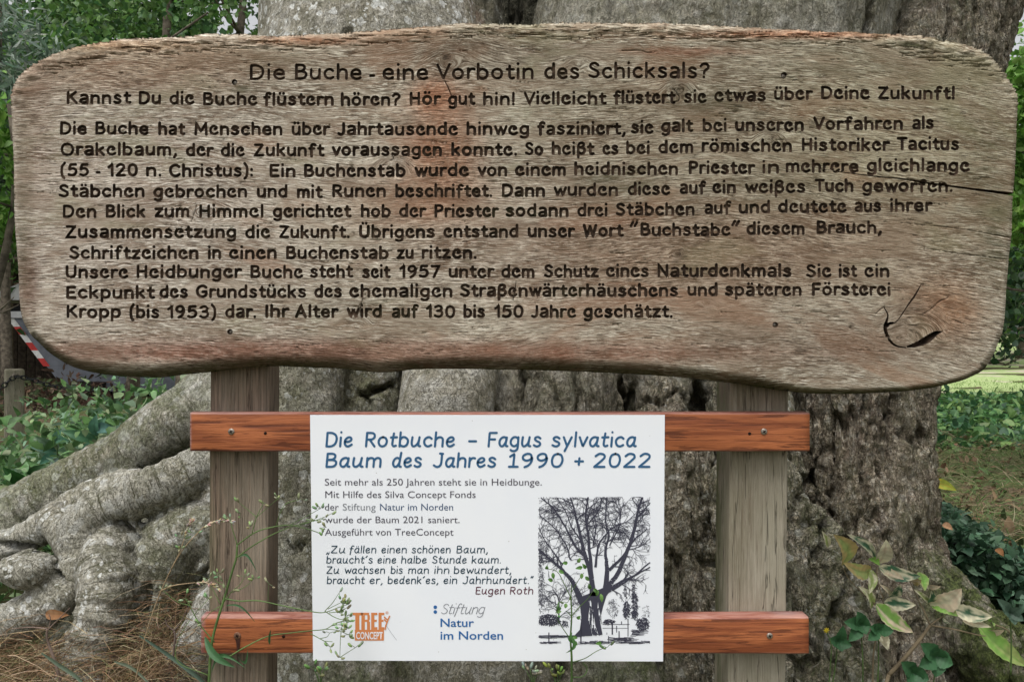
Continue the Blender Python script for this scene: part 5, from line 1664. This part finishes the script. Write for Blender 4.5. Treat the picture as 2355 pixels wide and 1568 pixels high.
hl = lambda x, y: (0.88 if x > -1.9 else 0.64) * (0.75 + 0.5 * noise.noise(Vector((x * 1.7, y * 1.7, 0)))) * max(0.25, min(1.12, (5.2 - y) / 2.2 + 0.45))
pts = herb_points(52000, -4.4, -0.75, 2.3, 6.6, hl)
V, F, col = cloud(pts, 0.045, [(0.11, 0.22, 0.07), (0.15, 0.28, 0.11), (0.08, 0.17, 0.06), (0.25, 0.33, 0.17), (0.18, 0.29, 0.18)], 0.55, 0.6)
o = link('undergrowth', mesh_np('undergrowth', V, F, LEAF, False, col), None, 'stuff'); o['label'] = 'dense green weeds behind the roots, below the board'
hr = lambda x, y: 0.38 * (0.75 + 0.6 * noise.noise(Vector((x * 1.3, y * 1.3, 7)))) * max(0.0, min(1, (y - 8.2) / 1.5)) * max(0, min(1, (14.5 - y) / 1.5)) * 0.85
pts = herb_points(16000, 4.0, 11.0, 8.2, 14.6, hr)
V, F, col = cloud(pts, 0.13, [(0.06, 0.15, 0.05), (0.10, 0.21, 0.07), (0.045, 0.11, 0.05), (0.17, 0.28, 0.09)], 0.6, 0.8)
o = link('undergrowth', mesh_np('undergrowth', V, F, LEAF, False, col), None, 'stuff'); o['label'] = 'leafy green scrub between the beech and the lawn'


def blades(P, L, w, palette, lean=0.5, droop=0.5):
    """thin bent stalks as narrow three-sided ribbons"""
    n = len(P)
    A = rnd_dirs(n, 0) * lean; A[:, 2] = 1; A /= np.linalg.norm(A, axis=1, keepdims=True)
    H = RNG.normal(size=(n, 3)); H[:, 2] = 0; H /= np.linalg.norm(H, axis=1, keepdims=True) + 1e-9
    S = np.cross(A, H); S /= np.linalg.norm(S, axis=1, keepdims=True) + 1e-9
    L = L * RNG.uniform(0.5, 1.3, n); vs = []
    for k, t in enumerate((0, 0.4, 0.75, 1.0)):
        c = P + A * (L * t)[:, None] + H * (L * droop * t * t)[:, None] - np.array([0, 0, 1]) * (L * droop * 0.5 * t ** 3)[:, None]
        ww = w * (1 - t * 0.85)
        vs += [c + S * ww, c - S * ww]
    V = np.stack(vs, 1).reshape(-1, 3)
    f = np.array([(0, 1, 3, 2), (2, 3, 5, 4), (4, 5, 7, 6)])
    F = (f[None] + (np.arange(n) * 8)[:, None, None]).reshape(-1, 4)
    return V, F, np.repeat(leaf_cols(n, palette), 8, axis=0)


def merge(*parts):
    V, F, C, n = [], [], [], 0
    for v, f, c in parts:
        if f.shape[1] == 4: f = np.vstack([f[:, :3], f[:, [0, 2, 3]]])
        V.append(v); F.append(f + n); C.append(c); n += len(v)
    return np.vstack(V), np.vstack(F), np.vstack(C)


# woodland floor on the right: dry grass, twigs, litter
pts = herb_points(20000, 1.3, 8.5, 2.4, 9.5, lambda x, y: 0.05)
b1 = blades(pts[:13000], 0.20, 0.0028, [(0.22, 0.18, 0.10), (0.14, 0.16, 0.06), (0.10, 0.17, 0.05), (0.30, 0.25, 0.16), (0.12, 0.20, 0.07)], 1.6, 0.9)
b2 = cloud(pts[13000:], 0.07, [(0.14, 0.09, 0.05), (0.22, 0.15, 0.09), (0.09, 0.12, 0.05), (0.12, 0.16, 0.06)], 0.5, 1.2)
V, F, C_ = merge(b1, b2)
o = link('litter', mesh_np('litter', V, F, DRY, False, C_), None, 'stuff'); o['label'] = 'dry grass and leaf litter on the woodland floor'

# lawn grass tufts near its front edge
pts = herb_points(6000, 5, 16, 10, 22, lambda x, y: 0.02)
V, F, C_ = blades(pts, 0.09, 0.006, [(0.16, 0.26, 0.07), (0.22, 0.32, 0.10)], 0.6, 0.3)
link('grass', mesh_np('grass', V, F, LEAF, False, C_), None, 'stuff')


def root_top(px, py, Y, n, spread, size, palette, asp=0.5, lift=0.0, up=0.6):
    """litter lying over an area given by a spot, its depth and its spread (metres)"""
    c = at(px, py, Y)
    P = RNG.normal(size=(n, 3)) * np.array(spread) + np.array(c[:])
    return cloud(P, size, palette, asp, up)


# ivy carpet beyond the mossy root: low dark leaves, a few as large as a hand
P = []
for k in range(7000):
    t = RNG.random(); px = 2150 + 330 * t + RNG.normal() * 14
    Y = RNG.uniform(2.15, 3.1)
    P.append((px2x(px, Y), Y, py2z(1165 + 215 * t - (Y - 2.15) * 25 + RNG.random() * 130, Y)))
V, F, C_ = cloud(np.array(P), 0.034, [(0.035, 0.085, 0.045), (0.055, 0.115, 0.06), (0.09, 0.16, 0.10), (0.025, 0.06, 0.03)], 0.6, 1.0)
o = link('ivy', mesh_np('ivy', V, F, GLOSSY, False, C_), None, 'stuff'); o['label'] = 'dark ivy carpet behind the moss covered root'

# dry brown hay caught between the roots
def hay(spots, label):
    parts = []
    for (px, py, Y, sx, sz, n) in spots:
        c = np.array(at(px, py, Y)[:])
        P = c + RNG.normal(size=(n, 3)) * np.array([sx, 0.05, sz]) * 0.5
        P[:, 1] -= (P[:, 2] - c[2]) * -0.3
        parts.append(blades(P, 0.085, 0.0008, [(0.28, 0.18, 0.10), (0.38, 0.27, 0.16), (0.17, 0.10, 0.06), (0.48, 0.38, 0.25), (0.11, 0.065, 0.04), (0.20, 0.19, 0.09)], 2.2, 1.1))
    V, F, C_ = merge(*parts)
    o = link('dry_grass', mesh_np('dry_grass', V, F, DRY, False, C_), None, 'stuff'); o['label'] = label


hay([(50, 1560, 1.54, .18, .07, 900), (-20, 1620, 1.48, .3, .10, 500), (60, 1515, 1.6, .08, .05, 250)], 'brown dry grass heaped in front of the leftmost root')
hay([(345, 1540, 1.56, .08, .09, 800), (392, 1440, 1.66, .035, .08, 330), (290, 1610, 1.50, .13, .07, 500)], 'brown dry grass heaped between the roots beside the post')


# ------------------------------------------------------------------ plants in front
def blade_leaf(name, base, tip, width, c1, c2, parent, mat, Yn=None, n=9, curl=0.12, teeth=0.0, bend=0.0, pattern=0.0):
    """one leaf with a midrib fold, curved edge and its own colours; base, tip are world points facing the viewer"""
    base, tip = Vector(base), Vector(tip)
    ax = tip - base; L = ax.length; ax.normalize()
    view = Vector((0, -1, 0.25)).normalized()
    sd = ax.cross(view).normalized(); nr = sd.cross(ax).normalized()
    if nr.y > 0: nr = -nr
    vs, col, fs = [], [], []
    m = 4
    rnd = random.Random(int(abs(base.x * 1e4)) + int(abs(tip.z * 1e4)))
    ph = rnd.uniform(0, 6)
    for i in range(n + 1):
        t = i / n
        w = width * (math.sin(math.pi * min(1, t * 0.98 + 0.02) ** 0.85) ** 0.8) * (1 - 0.15 * t) + 0.0003
        if teeth and i % 2: w *= 1 - teeth
        c = base + ax * L * t + nr * (L * curl * math.sin(math.pi * t)) + sd * (bend * L * math.sin(math.pi * t)) - Vector((0, 0, L * curl * 0.5 * t * t))
        for j in range(-m, m + 1):
            u = j / m
            p = c + sd * (u * w * 0.5) + nr * (abs(u) ** 1.3 * w * 0.16 + 0.03 * w * math.sin(t * 26 + abs(u) * 3))
            vs.append(p[:])
            nz = noise.noise(Vector((t * 3.2 + ph, u * 1.9 + ph, ph)))
            k = max(0, min(1, (pattern + nz * 1.4 * (pattern > 0)) * (0.35 + 0.9 * abs(u) * (pattern > 0)) + (0.35 if pattern > 0 and t > 0.8 else 0)))
            if pattern > 0: k = max(0, min(1, (k - 0.3) * 4))
            if pattern >= 2: k = 0.75 + nz * 0.5
            vein = 0.75 if (j == 0) else (0.86 if (i % 2 == 0) else 1.0)
            cc = [(a * (1 - k) + b * k) * vein for a, b in zip(c1, c2)]
            col.append(cc)
    r = 2 * m + 1
    for i in range(n):
        for j in range(r - 1): fs.append([i * r + j, i * r + j + 1, (i + 1) * r + j + 1, (i + 1) * r + j])
    return link(name, mesh_np(name, np.array(vs), fs, mat, True, np.array(col)), parent)


def stem_obj(parent, paths, name='stem', mat=None, c=(0.10, 0.17, 0.05)):
    m = MB()
    for (pts, r0, r1) in paths:
        C = crom([p[:] for p in pts], 6)
        m.tube(C, list(np.linspace(r0, r1, len(C))), 6, c)
    return m.build(name, mat or LEAF, parent)


# nipplewort: thin branching stalks with pale green buds, before the left post and the sheet
def zt(x, y, Y=1.24): return at(x / 3.0, 1175.5 + y / 3.0, Y)               # measured on an enlargement of the lower corner
def z5(x, y, Y=1.24): return at(686.9 + x / 3.995, 1175.5 + y / 3.995, Y)
w1 = empty('nipplewort', at(480, 1800, 1.24), 'thin branching weed with green buds rising in front of the brown post and sheet', 'wildflower')
main = [at(470, 1800, 1.25), at(478, 1640, 1.245), zt(1445, 1120), zt(1455, 960), zt(1480, 820), zt(1550, 590), zt(1600, 420), zt(1630, 320), zt(1637, 230)]
GS = (0.15, 0.24, 0.08); GP = (0.22, 0.30, 0.14)
br = [
 ([zt(1637, 230), zt(1750, 150), zt(1850, 115), zt(2000, 95), zt(2150, 130), zt(2225, 160)], .0012, .0006),
 ([zt(1630, 320), zt(1740, 240), zt(1900, 150), zt(2060, 90), zt(2220, 55, 1.23)], .0012, .0005),
 ([zt(1637, 230), zt(1600, 110), zt(1590, 60)], .0008, .0005),
 ([zt(1550, 600), zt(1650, 618), zt(1780, 615), zt(1950, 650), zt(2150, 690), zt(2240, 695), z5(370, 880), z5(460, 850)], .0012, .0005),
 ([z5(240, 915), z5(310, 840), z5(370, 750)], .0007, .0004), ([z5(240, 915), z5(330, 970), z5(400, 990), z5(440, 960)], .0007, .0004), ([z5(270, 895), z5(340, 860), z5(400, 830)], .0006, .0004),
 ([z5(280, 930), z5(360, 920), z5(420, 900)], .0006, .0004),
 ([zt(1575, 1005), zt(1700, 930), zt(1850, 860), zt(2000, 838), zt(2140, 822), z5(245, 1080), z5(330, 1030), z5(420, 1000)], .0011, .0005),
 ([z5(245, 1080), z5(350, 1090), z5(460, 1130)], .0006, .0004), ([z5(300, 1050), z5(380, 1040), z5(440, 1080)], .0006, .0004),
 ([zt(2140, 840), z5(190, 1165), z5(250, 1200), z5(290, 1245)], .0007, .0004), ([z5(200, 1165), z5(260, 1150), z5(285, 1115)], .0006, .0004), ([z5(240, 1190), z5(310, 1195)], .0006, .0004),
 ([z5(400, 1040), z5(385, 1150), z5(378, 1340)], .0006, .0004), ([z5(378, 1340), z5(440, 1300), z5(520, 1250)], .0006, .0004),
 ([zt(1550, 620), zt(1600, 550), zt(1650, 510), zt(1690, 450)], .0008, .0004), ([zt(1600, 560), zt(1690, 520), zt(1750, 465)], .0006, .0004), ([zt(1560, 520), zt(1480, 470), zt(1510, 440)], .0006, .0004),
 ([zt(1545, 640), zt(1460, 690), zt(1390, 770)], .0007, .0004), ([zt(1520, 640), zt(1480, 560), zt(1430, 480)], .0006, .0004),
 ([zt(1480, 900), zt(1380, 780), zt(1310, 650), zt(1280, 600)], .001, .0005), ([zt(1310, 650), zt(1220, 620), zt(1120, 540)], .0006, .0004),
 ([zt(1440, 1130), zt(1230, 1040), zt(1225, 900), zt(1310, 750), zt(1440, 600)], .0008, .0004),
 ([zt(1740, 150), zt(1770, 40), zt(1820, -60)], .0008, .0005), ([zt(1770, 40), zt(1850, -30), zt(1920, -90)], .0006, .0004), ([zt(1770, 40), zt(1700, -20), zt(1650, -60)], .0006, .0004),
 ([zt(2000, 95), zt(2120, 30), zt(2210, -20)], .0006, .0004), ([zt(2060, 100), zt(2180, 60), zt(2260, 30)], .0006, .0004), ([zt(1900, 110), zt(1960, -40), zt(2060, -80)], .0006, .0004),
 ([zt(1850, 620), zt(1850, 560), zt(1855, 500)], .0005, .0003),
]
stem_obj(w1, [(main, .0026, .0015)] + br, c=GS)


def buds(parent, pts, size=0.0042, c=GP, seed=1, name='bud', stalks=True):
    rnd = random.Random(seed); m = MB()
    for p in pts:
        for _ in range(rnd.choice((2, 3, 3, 4))):
            d = Vector((rnd.uniform(-1, 1), rnd.uniform(-.5, .5), rnd.uniform(-.3, 1))).normalized()
            q = p + d * rnd.uniform(0.004, 0.012)
            k = rnd.uniform(0.7, 1.25)
            cc = tuple(x * rnd.uniform(0.75, 1.25) for x in c)
            if stalks: m.tube([p, (p + q) / 2 + Vector((0, 0, .001)), q], 0.0004, 4, tuple(x * .7 for x in c))
            m.ball(q, (size * .42 * k, size * .42 * k, size * .9 * k), cc, 6, 5, axis=d + Vector((0, 0, .4)))
    return m.build(name, LEAF, parent, 'stuff')


ends = [b_[0][-1] for b_ in br if len(b_[0]) > 2]
mid_ = [zt(2170, 60), zt(2250, 110), z5(370, 930), z5(390, 1020), z5(450, 1070), z5(470, 1010), zt(1660, 540), zt(1540, 485), zt(1245, 180), zt(1330, 150), zt(1240, 250), zt(1660, 20), zt(1730, 100), z5(410, 1080), z5(430, 830)]
buds(w1, ends + mid_, 0.0044, (0.33, 0.42, 0.22), 3)
for (a, b_, w, cv, bd) in ((zt(1415, 865), zt(1625, 1060, 1.22), .013, .10, .10), (zt(1640, 335), zt(1775, 400, 1.22), .004, .25, -.35), (zt(1560, 650), zt(1760, 740, 1.23), .003, .2, -.2), (zt(1460, 1110), zt(1700, 1060, 1.22), .007, .15, -.35), (zt(1640, 1000), zt(1710, 940, 1.22), .005, .1, .4), (zt(1860, 915), zt(1868, 810, 1.22), .004, .05, .0)):
    blade_leaf('leaf', a, b_, w, (0.06, 0.15, 0.06), (0.1, 0.2, 0.08), w1, LEAF, curl=cv, bend=bd)

# second thin weed in front of the picture
w2 = empty('nipplewort', at(1316, 1800, 1.24), 'small sprig with pale green leaves growing up over the printed tree drawing', 'wildflower')
z6 = lambda x, y, Y=1.23: at(1177.5 + x / 3.208, 1079.4 + y / 3.208, Y)
br2 = [([z6(440, 1900), z6(440, 1560), z6(440, 1380), z6(432, 1250), z6(440, 1080), z6(435, 950), z6(440, 850)], .0022, .0008), ([z6(432, 1250), z6(375, 1170), z6(340, 1110), z6(322, 1050)], .0008, .0004), ([z6(445, 1420), z6(540, 1390), z6(620, 1340), z6(690, 1310)], .0008, .0004),
       ([z6(440, 1080), z6(500, 1010), z6(560, 950), z6(600, 890)], .0008, .0004), ([z6(440, 900), z6(500, 800), z6(530, 760)], .0006, .0004), ([z6(440, 960), z6(380, 830), z6(330, 750), z6(250, 730)], .0008, .0004), ([z6(440, 1530), z6(520, 1525), z6(555, 1470), z6(525, 1425)], .0009, .0006), ([z6(435, 1080), z6(400, 1040)], .0006, .0004)]
stem_obj(w2, br2, c=(0.10, 0.18, 0.05))
rnd = random.Random(9)
for (x, y) in ((410, 690), (485, 685), (520, 720), (545, 730), (515, 765), (345, 745), (255, 735), (300, 760), (600, 880), (630, 885), (655, 915), (575, 880), (400, 985), (325, 1050), (480, 1100), (450, 1230), (540, 790), (455, 1265), (660, 1275), (300, 820)):
    p = z6(x, y); a_ = rnd.uniform(0, 6.28); d = Vector((math.cos(a_), -.2, math.sin(a_))) * rnd.uniform(.007, .012)
    blade_leaf('leaf', p, p + d, .006, rnd.choice(((.10, .22, .05), (.16, .30, .08))), (.2, .3, .1), w2, LEAF, n=5, curl=.2)
for a, b_, bd in ((z6(430, 1210), z6(395, 1345), -.35), (z6(440, 1200), z6(460, 1280), .3)): blade_leaf('leaf', a, b_, .006, (.07, .17, .05), (.1, .2, .1), w2, LEAF, curl=.1, bend=bd)
buds(w2, [z6(700, 1312), z6(325, 1040), z6(410, 980)], 0.0045, (.13, .24, .08), 8)

# low sprigs at the lower edge of the sheet
for i, (x, y, lab) in enumerate(((1225, 1555, 'clustered grey green seed heads just below the sheet under the drawing'), (735, 1556, 'pale green buds just below the lower corner of the sheet'), (1280, 1560, 'short yellowish sprig beside the grey green seed heads'))):
    w = empty('seedling', at(x, 1700, 1.22), lab, 'wildflower')
    pp = [at(x + d, y - abs(d) * .0 - random.uniform(0, 26), 1.22) for d in (-14, -6, 3, 11)]
    stem_obj(w, [([at(x, 1700, 1.22), at(x + 1, y + 30, 1.22), p], .0012, .0005) for p in pp])
    buds(w, pp, 0.0055, ((0.30, 0.33, 0.24), (0.20, 0.30, 0.13), (0.22, 0.28, 0.07))[i], 20 + i)

# dry grass ears
for i, (stalk, e0, e1, lab) in enumerate((([zt(930, 1190), zt(1000, 870), zt(1110, 550), zt(1250, 280), zt(1400, 110)], zt(1400, 110), zt(1600, 75), 'straw coloured grass ear bending over the brown post'),
                                      ([zt(1110, 545), zt(1200, 510), zt(1350, 490)], zt(1350, 495), zt(1510, 540), 'short pale grass ear at the edge of the brown post'),
                                      ([zt(1180, 400), zt(1240, 280), zt(1270, 190)], zt(1272, 180), zt(1330, 70), 'small upright straw ear left of the brown post'))):
    w = empty('dry_grass_stalk', at(stalk[0].x / (KP * 1.24) + CX, 1800, 1.24), lab, 'grass stalk')
    stem_obj(w, [(stalk, .0011, .0006), ([e0, (e0 + e1) / 2 + Vector((0, 0, .006)), e1], .0006, .0003)], mat=DRY, c=(0.38, 0.28, 0.17))
    m = MB(); rr = random.Random(i)
    for k in range(46):
        t = k / 45; p = e0.lerp(e1, t) + Vector((0, 0, .006 * math.sin(math.pi * t)))
        d = (e1 - e0).normalized() + Vector((rr.uniform(-.8, .8), rr.uniform(-.8, .8), rr.uniform(-.9, .9))) * .8
        m.ball(p + d.normalized() * .0035, (.0011, .0011, .0034), tuple(x * rr.uniform(.7, 1.2) for x in (.55, .46, .34)), 5, 4, axis=d)
    m.build('ear', DRY, w, 'stuff')

# long grass blades at the lower left corner
for i, (pts, r, c, lab) in enumerate((([at(320, 1460, 1.3), at(400, 1515, 1.29), at(475, 1575, 1.28), at(540, 1660, 1.27)], .0045, (.10, .15, .11), 'broad grey green grass blade slanting down before the roots'),
                                 ([at(262, 1520, 1.3), at(310, 1540, 1.3), at(380, 1610, 1.3)], .003, (.20, .24, .17), 'pale grass blade low between the hay heaps'),
                                 ([at(94, 1500, 1.32), at(130, 1525, 1.32), at(190, 1570, 1.32), at(230, 1650, 1.32)], .004, (.15, .2, .14), 'thin pale blade before the leftmost hay heap'))):
    C = crom([p[:] for p in pts], 6); n = len(C); vs, fs = [], []
    for k, p in enumerate(C):
        w = r * math.sin(math.pi * (0.08 + 0.9 * k / (n - 1))) + .0003
        vs += [(p[0], p[1], p[2] + w), (p[0], p[1] + w * .5, p[2]), (p[0], p[1], p[2] - w)]
        if k: b_ = 3 * k; fs += [(b_ - 3, b_ - 2, b_ + 1, b_), (b_ - 2, b_ - 1, b_ + 2, b_ + 1)]
    o = link('grass_blade', mesh_np('grass_blade', np.array(vs), fs, LEAF, True, np.tile(np.array(c), (len(vs), 1)))); tag(o, lab, 'grass')

# dead twig standing in the left heap, and a curled dead leaf
tw = empty('twig', at(150, 1620, 1.45), 'bare forked brown twig standing in the leftmost hay heap', 'twig')
q3 = lambda x, y, Y=1.46: at(x / 2.672, 981.3 + y / 2.672, Y)
stem_obj(tw, [([q3(385, 1640), q3(350, 1480), q3(320, 1390), q3(290, 1300), q3(290, 1240)], .0035, .002), ([q3(290, 1240), q3(190, 1230), q3(70, 1240)], .0016, .0008), ([q3(290, 1250), q3(340, 1200), q3(430, 1110)], .0016, .0008), ([q3(300, 1240), q3(310, 1180), q3(300, 1150)], .0012, .0008), ([q3(330, 1330), q3(400, 1300), q3(440, 1250)], .001, .0006)], 'branch', DRY, (.22, .16, .13))
tw = empty('twig', at(400, 1560, 1.5), 'small forked grey twig between the roots beside the brown post', 'twig')
stem_obj(tw, [([q3(1060, 1440), q3(1075, 1300), q3(1070, 1250)], .002, .0015), ([q3(1070, 1250), q3(1030, 1220), q3(1015, 1180)], .0012, .0007), ([q3(1070, 1250), q3(1110, 1200), q3(1160, 1100)], .0012, .0007)], 'branch', DRY, (.2, .15, .13))
def single_leaf(name, a, b_, w, c1, c2, lab, pattern=2, mat=DRY, curl=.2):
    o = blade_leaf(name, a, b_, w, c1, c2, None, mat, curl=curl, pattern=pattern); tag(o, lab, 'leaf')
single_leaf('dead_leaf', q3(280, 1150, 1.5), q3(425, 1140, 1.5), .020, (.45, .30, .18), (.30, .14, .06), 'curled tan beech leaf lying above the leftmost hay heap')
single_leaf('dead_leaf', at(2140, 1108, 2.05), at(2200, 1122, 2.02), .028, (.50, .32, .05), (.30, .34, .05), 'fallen yellow leaf with brown blotches beside the rough trunk', 1)
single_leaf('dead_leaf', at(2168, 1205, 2.0), at(2192, 1216, 1.98), .018, (.45, .28, .17), (.38, .22, .12), 'pale orange fallen leaf above the moss')
single_leaf('dead_leaf', at(2290, 1262, 2.1), at(2308, 1277, 2.08), .02, (.30, .16, .07), (.22, .10, .04), 'brown curled leaf lying on the ivy')
single_leaf('dead_leaf', at(2142, 1090, 2.05), at(2158, 1092, 2.02), .012, (.40, .20, .10), (.3, .14, .06), 'small rust coloured leaf at the foot of the rough trunk, topmost of the fallen ones')

# horse chestnut seedling and young maple leaves at the lower right
YC = 1.5
z7 = lambda x, y, Y=YC: at(1766.3 + x / 3.995, 1175.5 + y / 3.995, Y)
ch = empty('chestnut_seedling', at(2050, 1700, YC), 'seedling with large blotched green and cream leaves by the mossy root', 'seedling')
YG, BRN, CRM, DG, PNK, BG = (.34, .42, .14), (.46, .36, .15), (.70, .66, .46), (.06, .15, .08), (.66, .54, .38), (.22, .42, .08)
stem_obj(ch, [([z7(1110, 1500), z7(1250, 1350), z7(1400, 1170), z7(1490, 1045)], .0042, .003), ([z7(1050, 1700, 1.48), z7(1110, 1500)], .0042, .0042), ([z7(1490, 1045), z7(1700, 1080), z7(1960, 1140), z7(2060, 1140)], .0018, .0012), ([z7(1490, 1045), z7(1440, 930), z7(1385, 820), z7(1290, 610)], .0018, .001),
               ([z7(1490, 1045), z7(1550, 1000), z7(1610, 960)], .0018, .0012), ([z7(980, 850), z7(760, 640), z7(680, 500)], .0014, .0008), ([z7(1000, 520), z7(1005, 640), z7(1060, 800)], .0014, .001), ([z7(960, 1600), z7(970, 1300), z7(1000, 1150)], .0022, .0014), ([z7(2060, 1030), z7(2200, 1090), z7(2260, 1180)], .0018, .001)], mat=DRY, c=(.24, .19, .12))
for (x0, y0, x1, y1, w, c1, c2, pat, bd) in ((690, 490, 600, 190, 150, YG, BRN, .9, .18), (550, 330, 495, 165, 55, YG, CRM, .9, 0), (945, 540, 690, 450, 125, YG, BRN, .75, -.12), (985, 430, 722, 185, 75, DG, CRM, .5, .05), (1020, 475, 1085, 240, 135, PNK, CRM, 1.2, 0), (1020, 510, 1400, 580, 115, CRM, DG, .75, .1), (1040, 530, 1250, 615, 60, CRM, PNK, 1, 0),
                                      (955, 540, 930, 745, 80, YG, CRM, .6, 0), (945, 890, 825, 665, 70, YG, CRM, .7, .1), (995, 850, 1335, 1095, 135, BG, PNK, .75, .1), (1070, 840, 1360, 845, 110, DG, CRM, .95, 0), (1125, 780, 1215, 655, 95, DG, CRM, .45, 0), (1120, 760, 1025, 655, 40, CRM, PNK, 1, 0), (1480, 845, 1780, 690, 165, CRM, PNK, .7, .12), (1470, 840, 1500, 720, 90, DG, CRM, .3, 0),
                                      (1500, 850, 1745, 950, 110, BG, YG, .4, -.1), (1680, 880, 2062, 950, 125, DG, CRM, .95, .08), (1790, 1000, 2050, 1050, 62, PNK, CRM, 1, 0), (2020, 1000, 2075, 1050, 50, BG, YG, .4, 0), (1940, 1060, 2380, 1400, 150, BG, YG, .8, .08), (2020, 1110, 2170, 1080, 60, CRM, PNK, 1, 0), (1390, 560, 1440, 720, 90, BG, YG, .5, 0), (1310, 640, 1410, 620, 75, PNK, BRN, .8, 0), (1475, 840, 1340, 700, 45, YG, CRM, .8, 0), (1470, 690, 1590, 680, 45, CRM, PNK, 1, 0), (1020, 1115, 1100, 1265, 90, (.42, .38, .24), CRM, .7, 0), (1610, 980, 1690, 1020, 40, CRM, DG, .6, 0), (940, 430, 1025, 490, 70, BG, BG, .2, 0)):
    blade_leaf('leaf', z7(x0, y0, YC + .01), z7(x1, y1, YC - .02), rp(w * 1.25 / 3.995, YC), c1, c2, ch, GLOSSY, n=14, curl=.10, teeth=.10, bend=bd, pattern=pat * .72)
def palmate(root, cx, cy, tips, w, c, Y=1.47):
    for (x, y) in tips: blade_leaf('leaf', z7(cx, cy, Y), z7(x, y, Y - .015), rp(w * 1.5 / 3.995, Y), c, (.5, .45, .35), root, LEAF, n=10, curl=.08, teeth=.08, pattern=0)
GRN = (.06, .17, .07)
for k, (cx, cy, tips, w, lab, base) in enumerate((
    (850, 1035, ((820, 910), (695, 1005), (740, 1185), (905, 1125), (905, 965)), 90, 'dark green five fingered leaf under the blotched seedling', (870, 1700)),
    (1010, 1085, ((915, 1175), (1155, 1090), (935, 1050), (1000, 1020)), 80, 'green leaf with spread fingers beside a single cream leaf', (1000, 1700)),
    (1535, 1330, ((1385, 1415), (1540, 1515), (1700, 1400), (1400, 1200), (1585, 1250)), 120, 'large green palmate leaf low beside the brown twig', (1500, 1700)),
    (640, 1195, ((772, 1230), (680, 1285), (555, 1165), (690, 1040)), 75, 'small green lobed leaf near a yellow flower', (570, 1700)),
    (1330, 1480, ((1220, 1370), (1290, 1600), (1480, 1540), (1420, 1430)), 110, 'pale veined green leaf at the lower edge by the twig', (1320, 1800)),
    (2220, 930, ((2100, 790), (2350, 1000), (2330, 880), (2150, 900), (2270, 1040)), 70, 'grey green trefoil leaf near the ivy', (2230, 1500)))):
    w_ = empty('sapling', z7(base[0], base[1], 1.47), lab, 'sapling')
    stem_obj(w_, [([z7(base[0], base[1], 1.47), z7((base[0] + cx) / 2 + 10, (base[1] + cy) / 2, 1.47), z7(cx, cy, 1.47)], .0016, .001)])
    palmate(w_, cx, cy, tips, w, GRN if k < 5 else (.10, .17, .12), 1.47)
fl = empty('yellow_flower', z7(575, 1600, 1.44), 'tiny yellow flower on a thin stalk beside the lower red rail', 'flower')
stem_obj(fl, [([z7(560, 1600, 1.44), z7(572, 1430, 1.44), z7(580, 1230, 1.44), z7(540, 1100, 1.44)], .0014, .0008)])
m = MB()
for a_ in range(8): m.ball(z7(535, 1090, 1.44) + Vector((.003 * math.cos(a_ * .785), -.001, .003 * math.sin(a_ * .785))), (.0012, .001, .003), (.62, .50, .03), 5, 4, axis=(math.cos(a_ * .785), 0, math.sin(a_ * .785)))
m.build('petals', LEAF, fl)

# larger leaved herbs standing over the undergrowth beside the long root
for i, (px, py, Y, n_, sz, lab) in enumerate(((222, 985, 2.45, 7, .075, 'blue green broad leaved herb topmost of those above the long root'), (130, 1010, 2.5, 6, .06, 'broad leaved herb in the weeds nearer the bollard'), (375, 930, 2.5, 5, .055, 'herb with two upright leaves close to the brown post'), (265, 925, 2.9, 7, .05, 'leafy herb rising under the lower edge of the board'), (165, 880, 3.0, 8, .03, 'tall seed topped herb in front of the skip'), (70, 1095, 2.35, 5, .085, 'dark broad leaf plant low at the foot of the long root'), (30, 1160, 2.25, 4, .06, 'blue green leaf plant lowest beside the long root'))):
    h_ = empty('herb', at(px, py + 220, Y), lab, 'herb', None)
    top = at(px, py, Y)
    stem_obj(h_, [([at(px + 4, py + 220, Y), at(px + 5, py + 90, Y), top], .003, .0015)])
    r_ = random.Random(40 + i); c_ = ((.10, .20, .13), (.09, .18, .12), (.11, .20, .13), (.07, .14, .06), (.13, .19, .11), (.03, .09, .02), (.07, .15, .10))[i]
    for k in range(n_):
        a_ = k / n_ * 6.28 + r_.uniform(-.4, .4); b0 = top + Vector((0, 0, -k * .012))
        d = Vector((math.cos(a_), -.35 + .3 * math.sin(a_ * 2), math.sin(a_) * .8 + .1)) * sz * r_.uniform(.8, 1.2)
        blade_leaf('leaf', b0, b0 + d, sz * .5, tuple(x * r_.uniform(.8, 1.2) for x in c_), (0, 0, 0), h_, LEAF, curl=.15, teeth=.06)
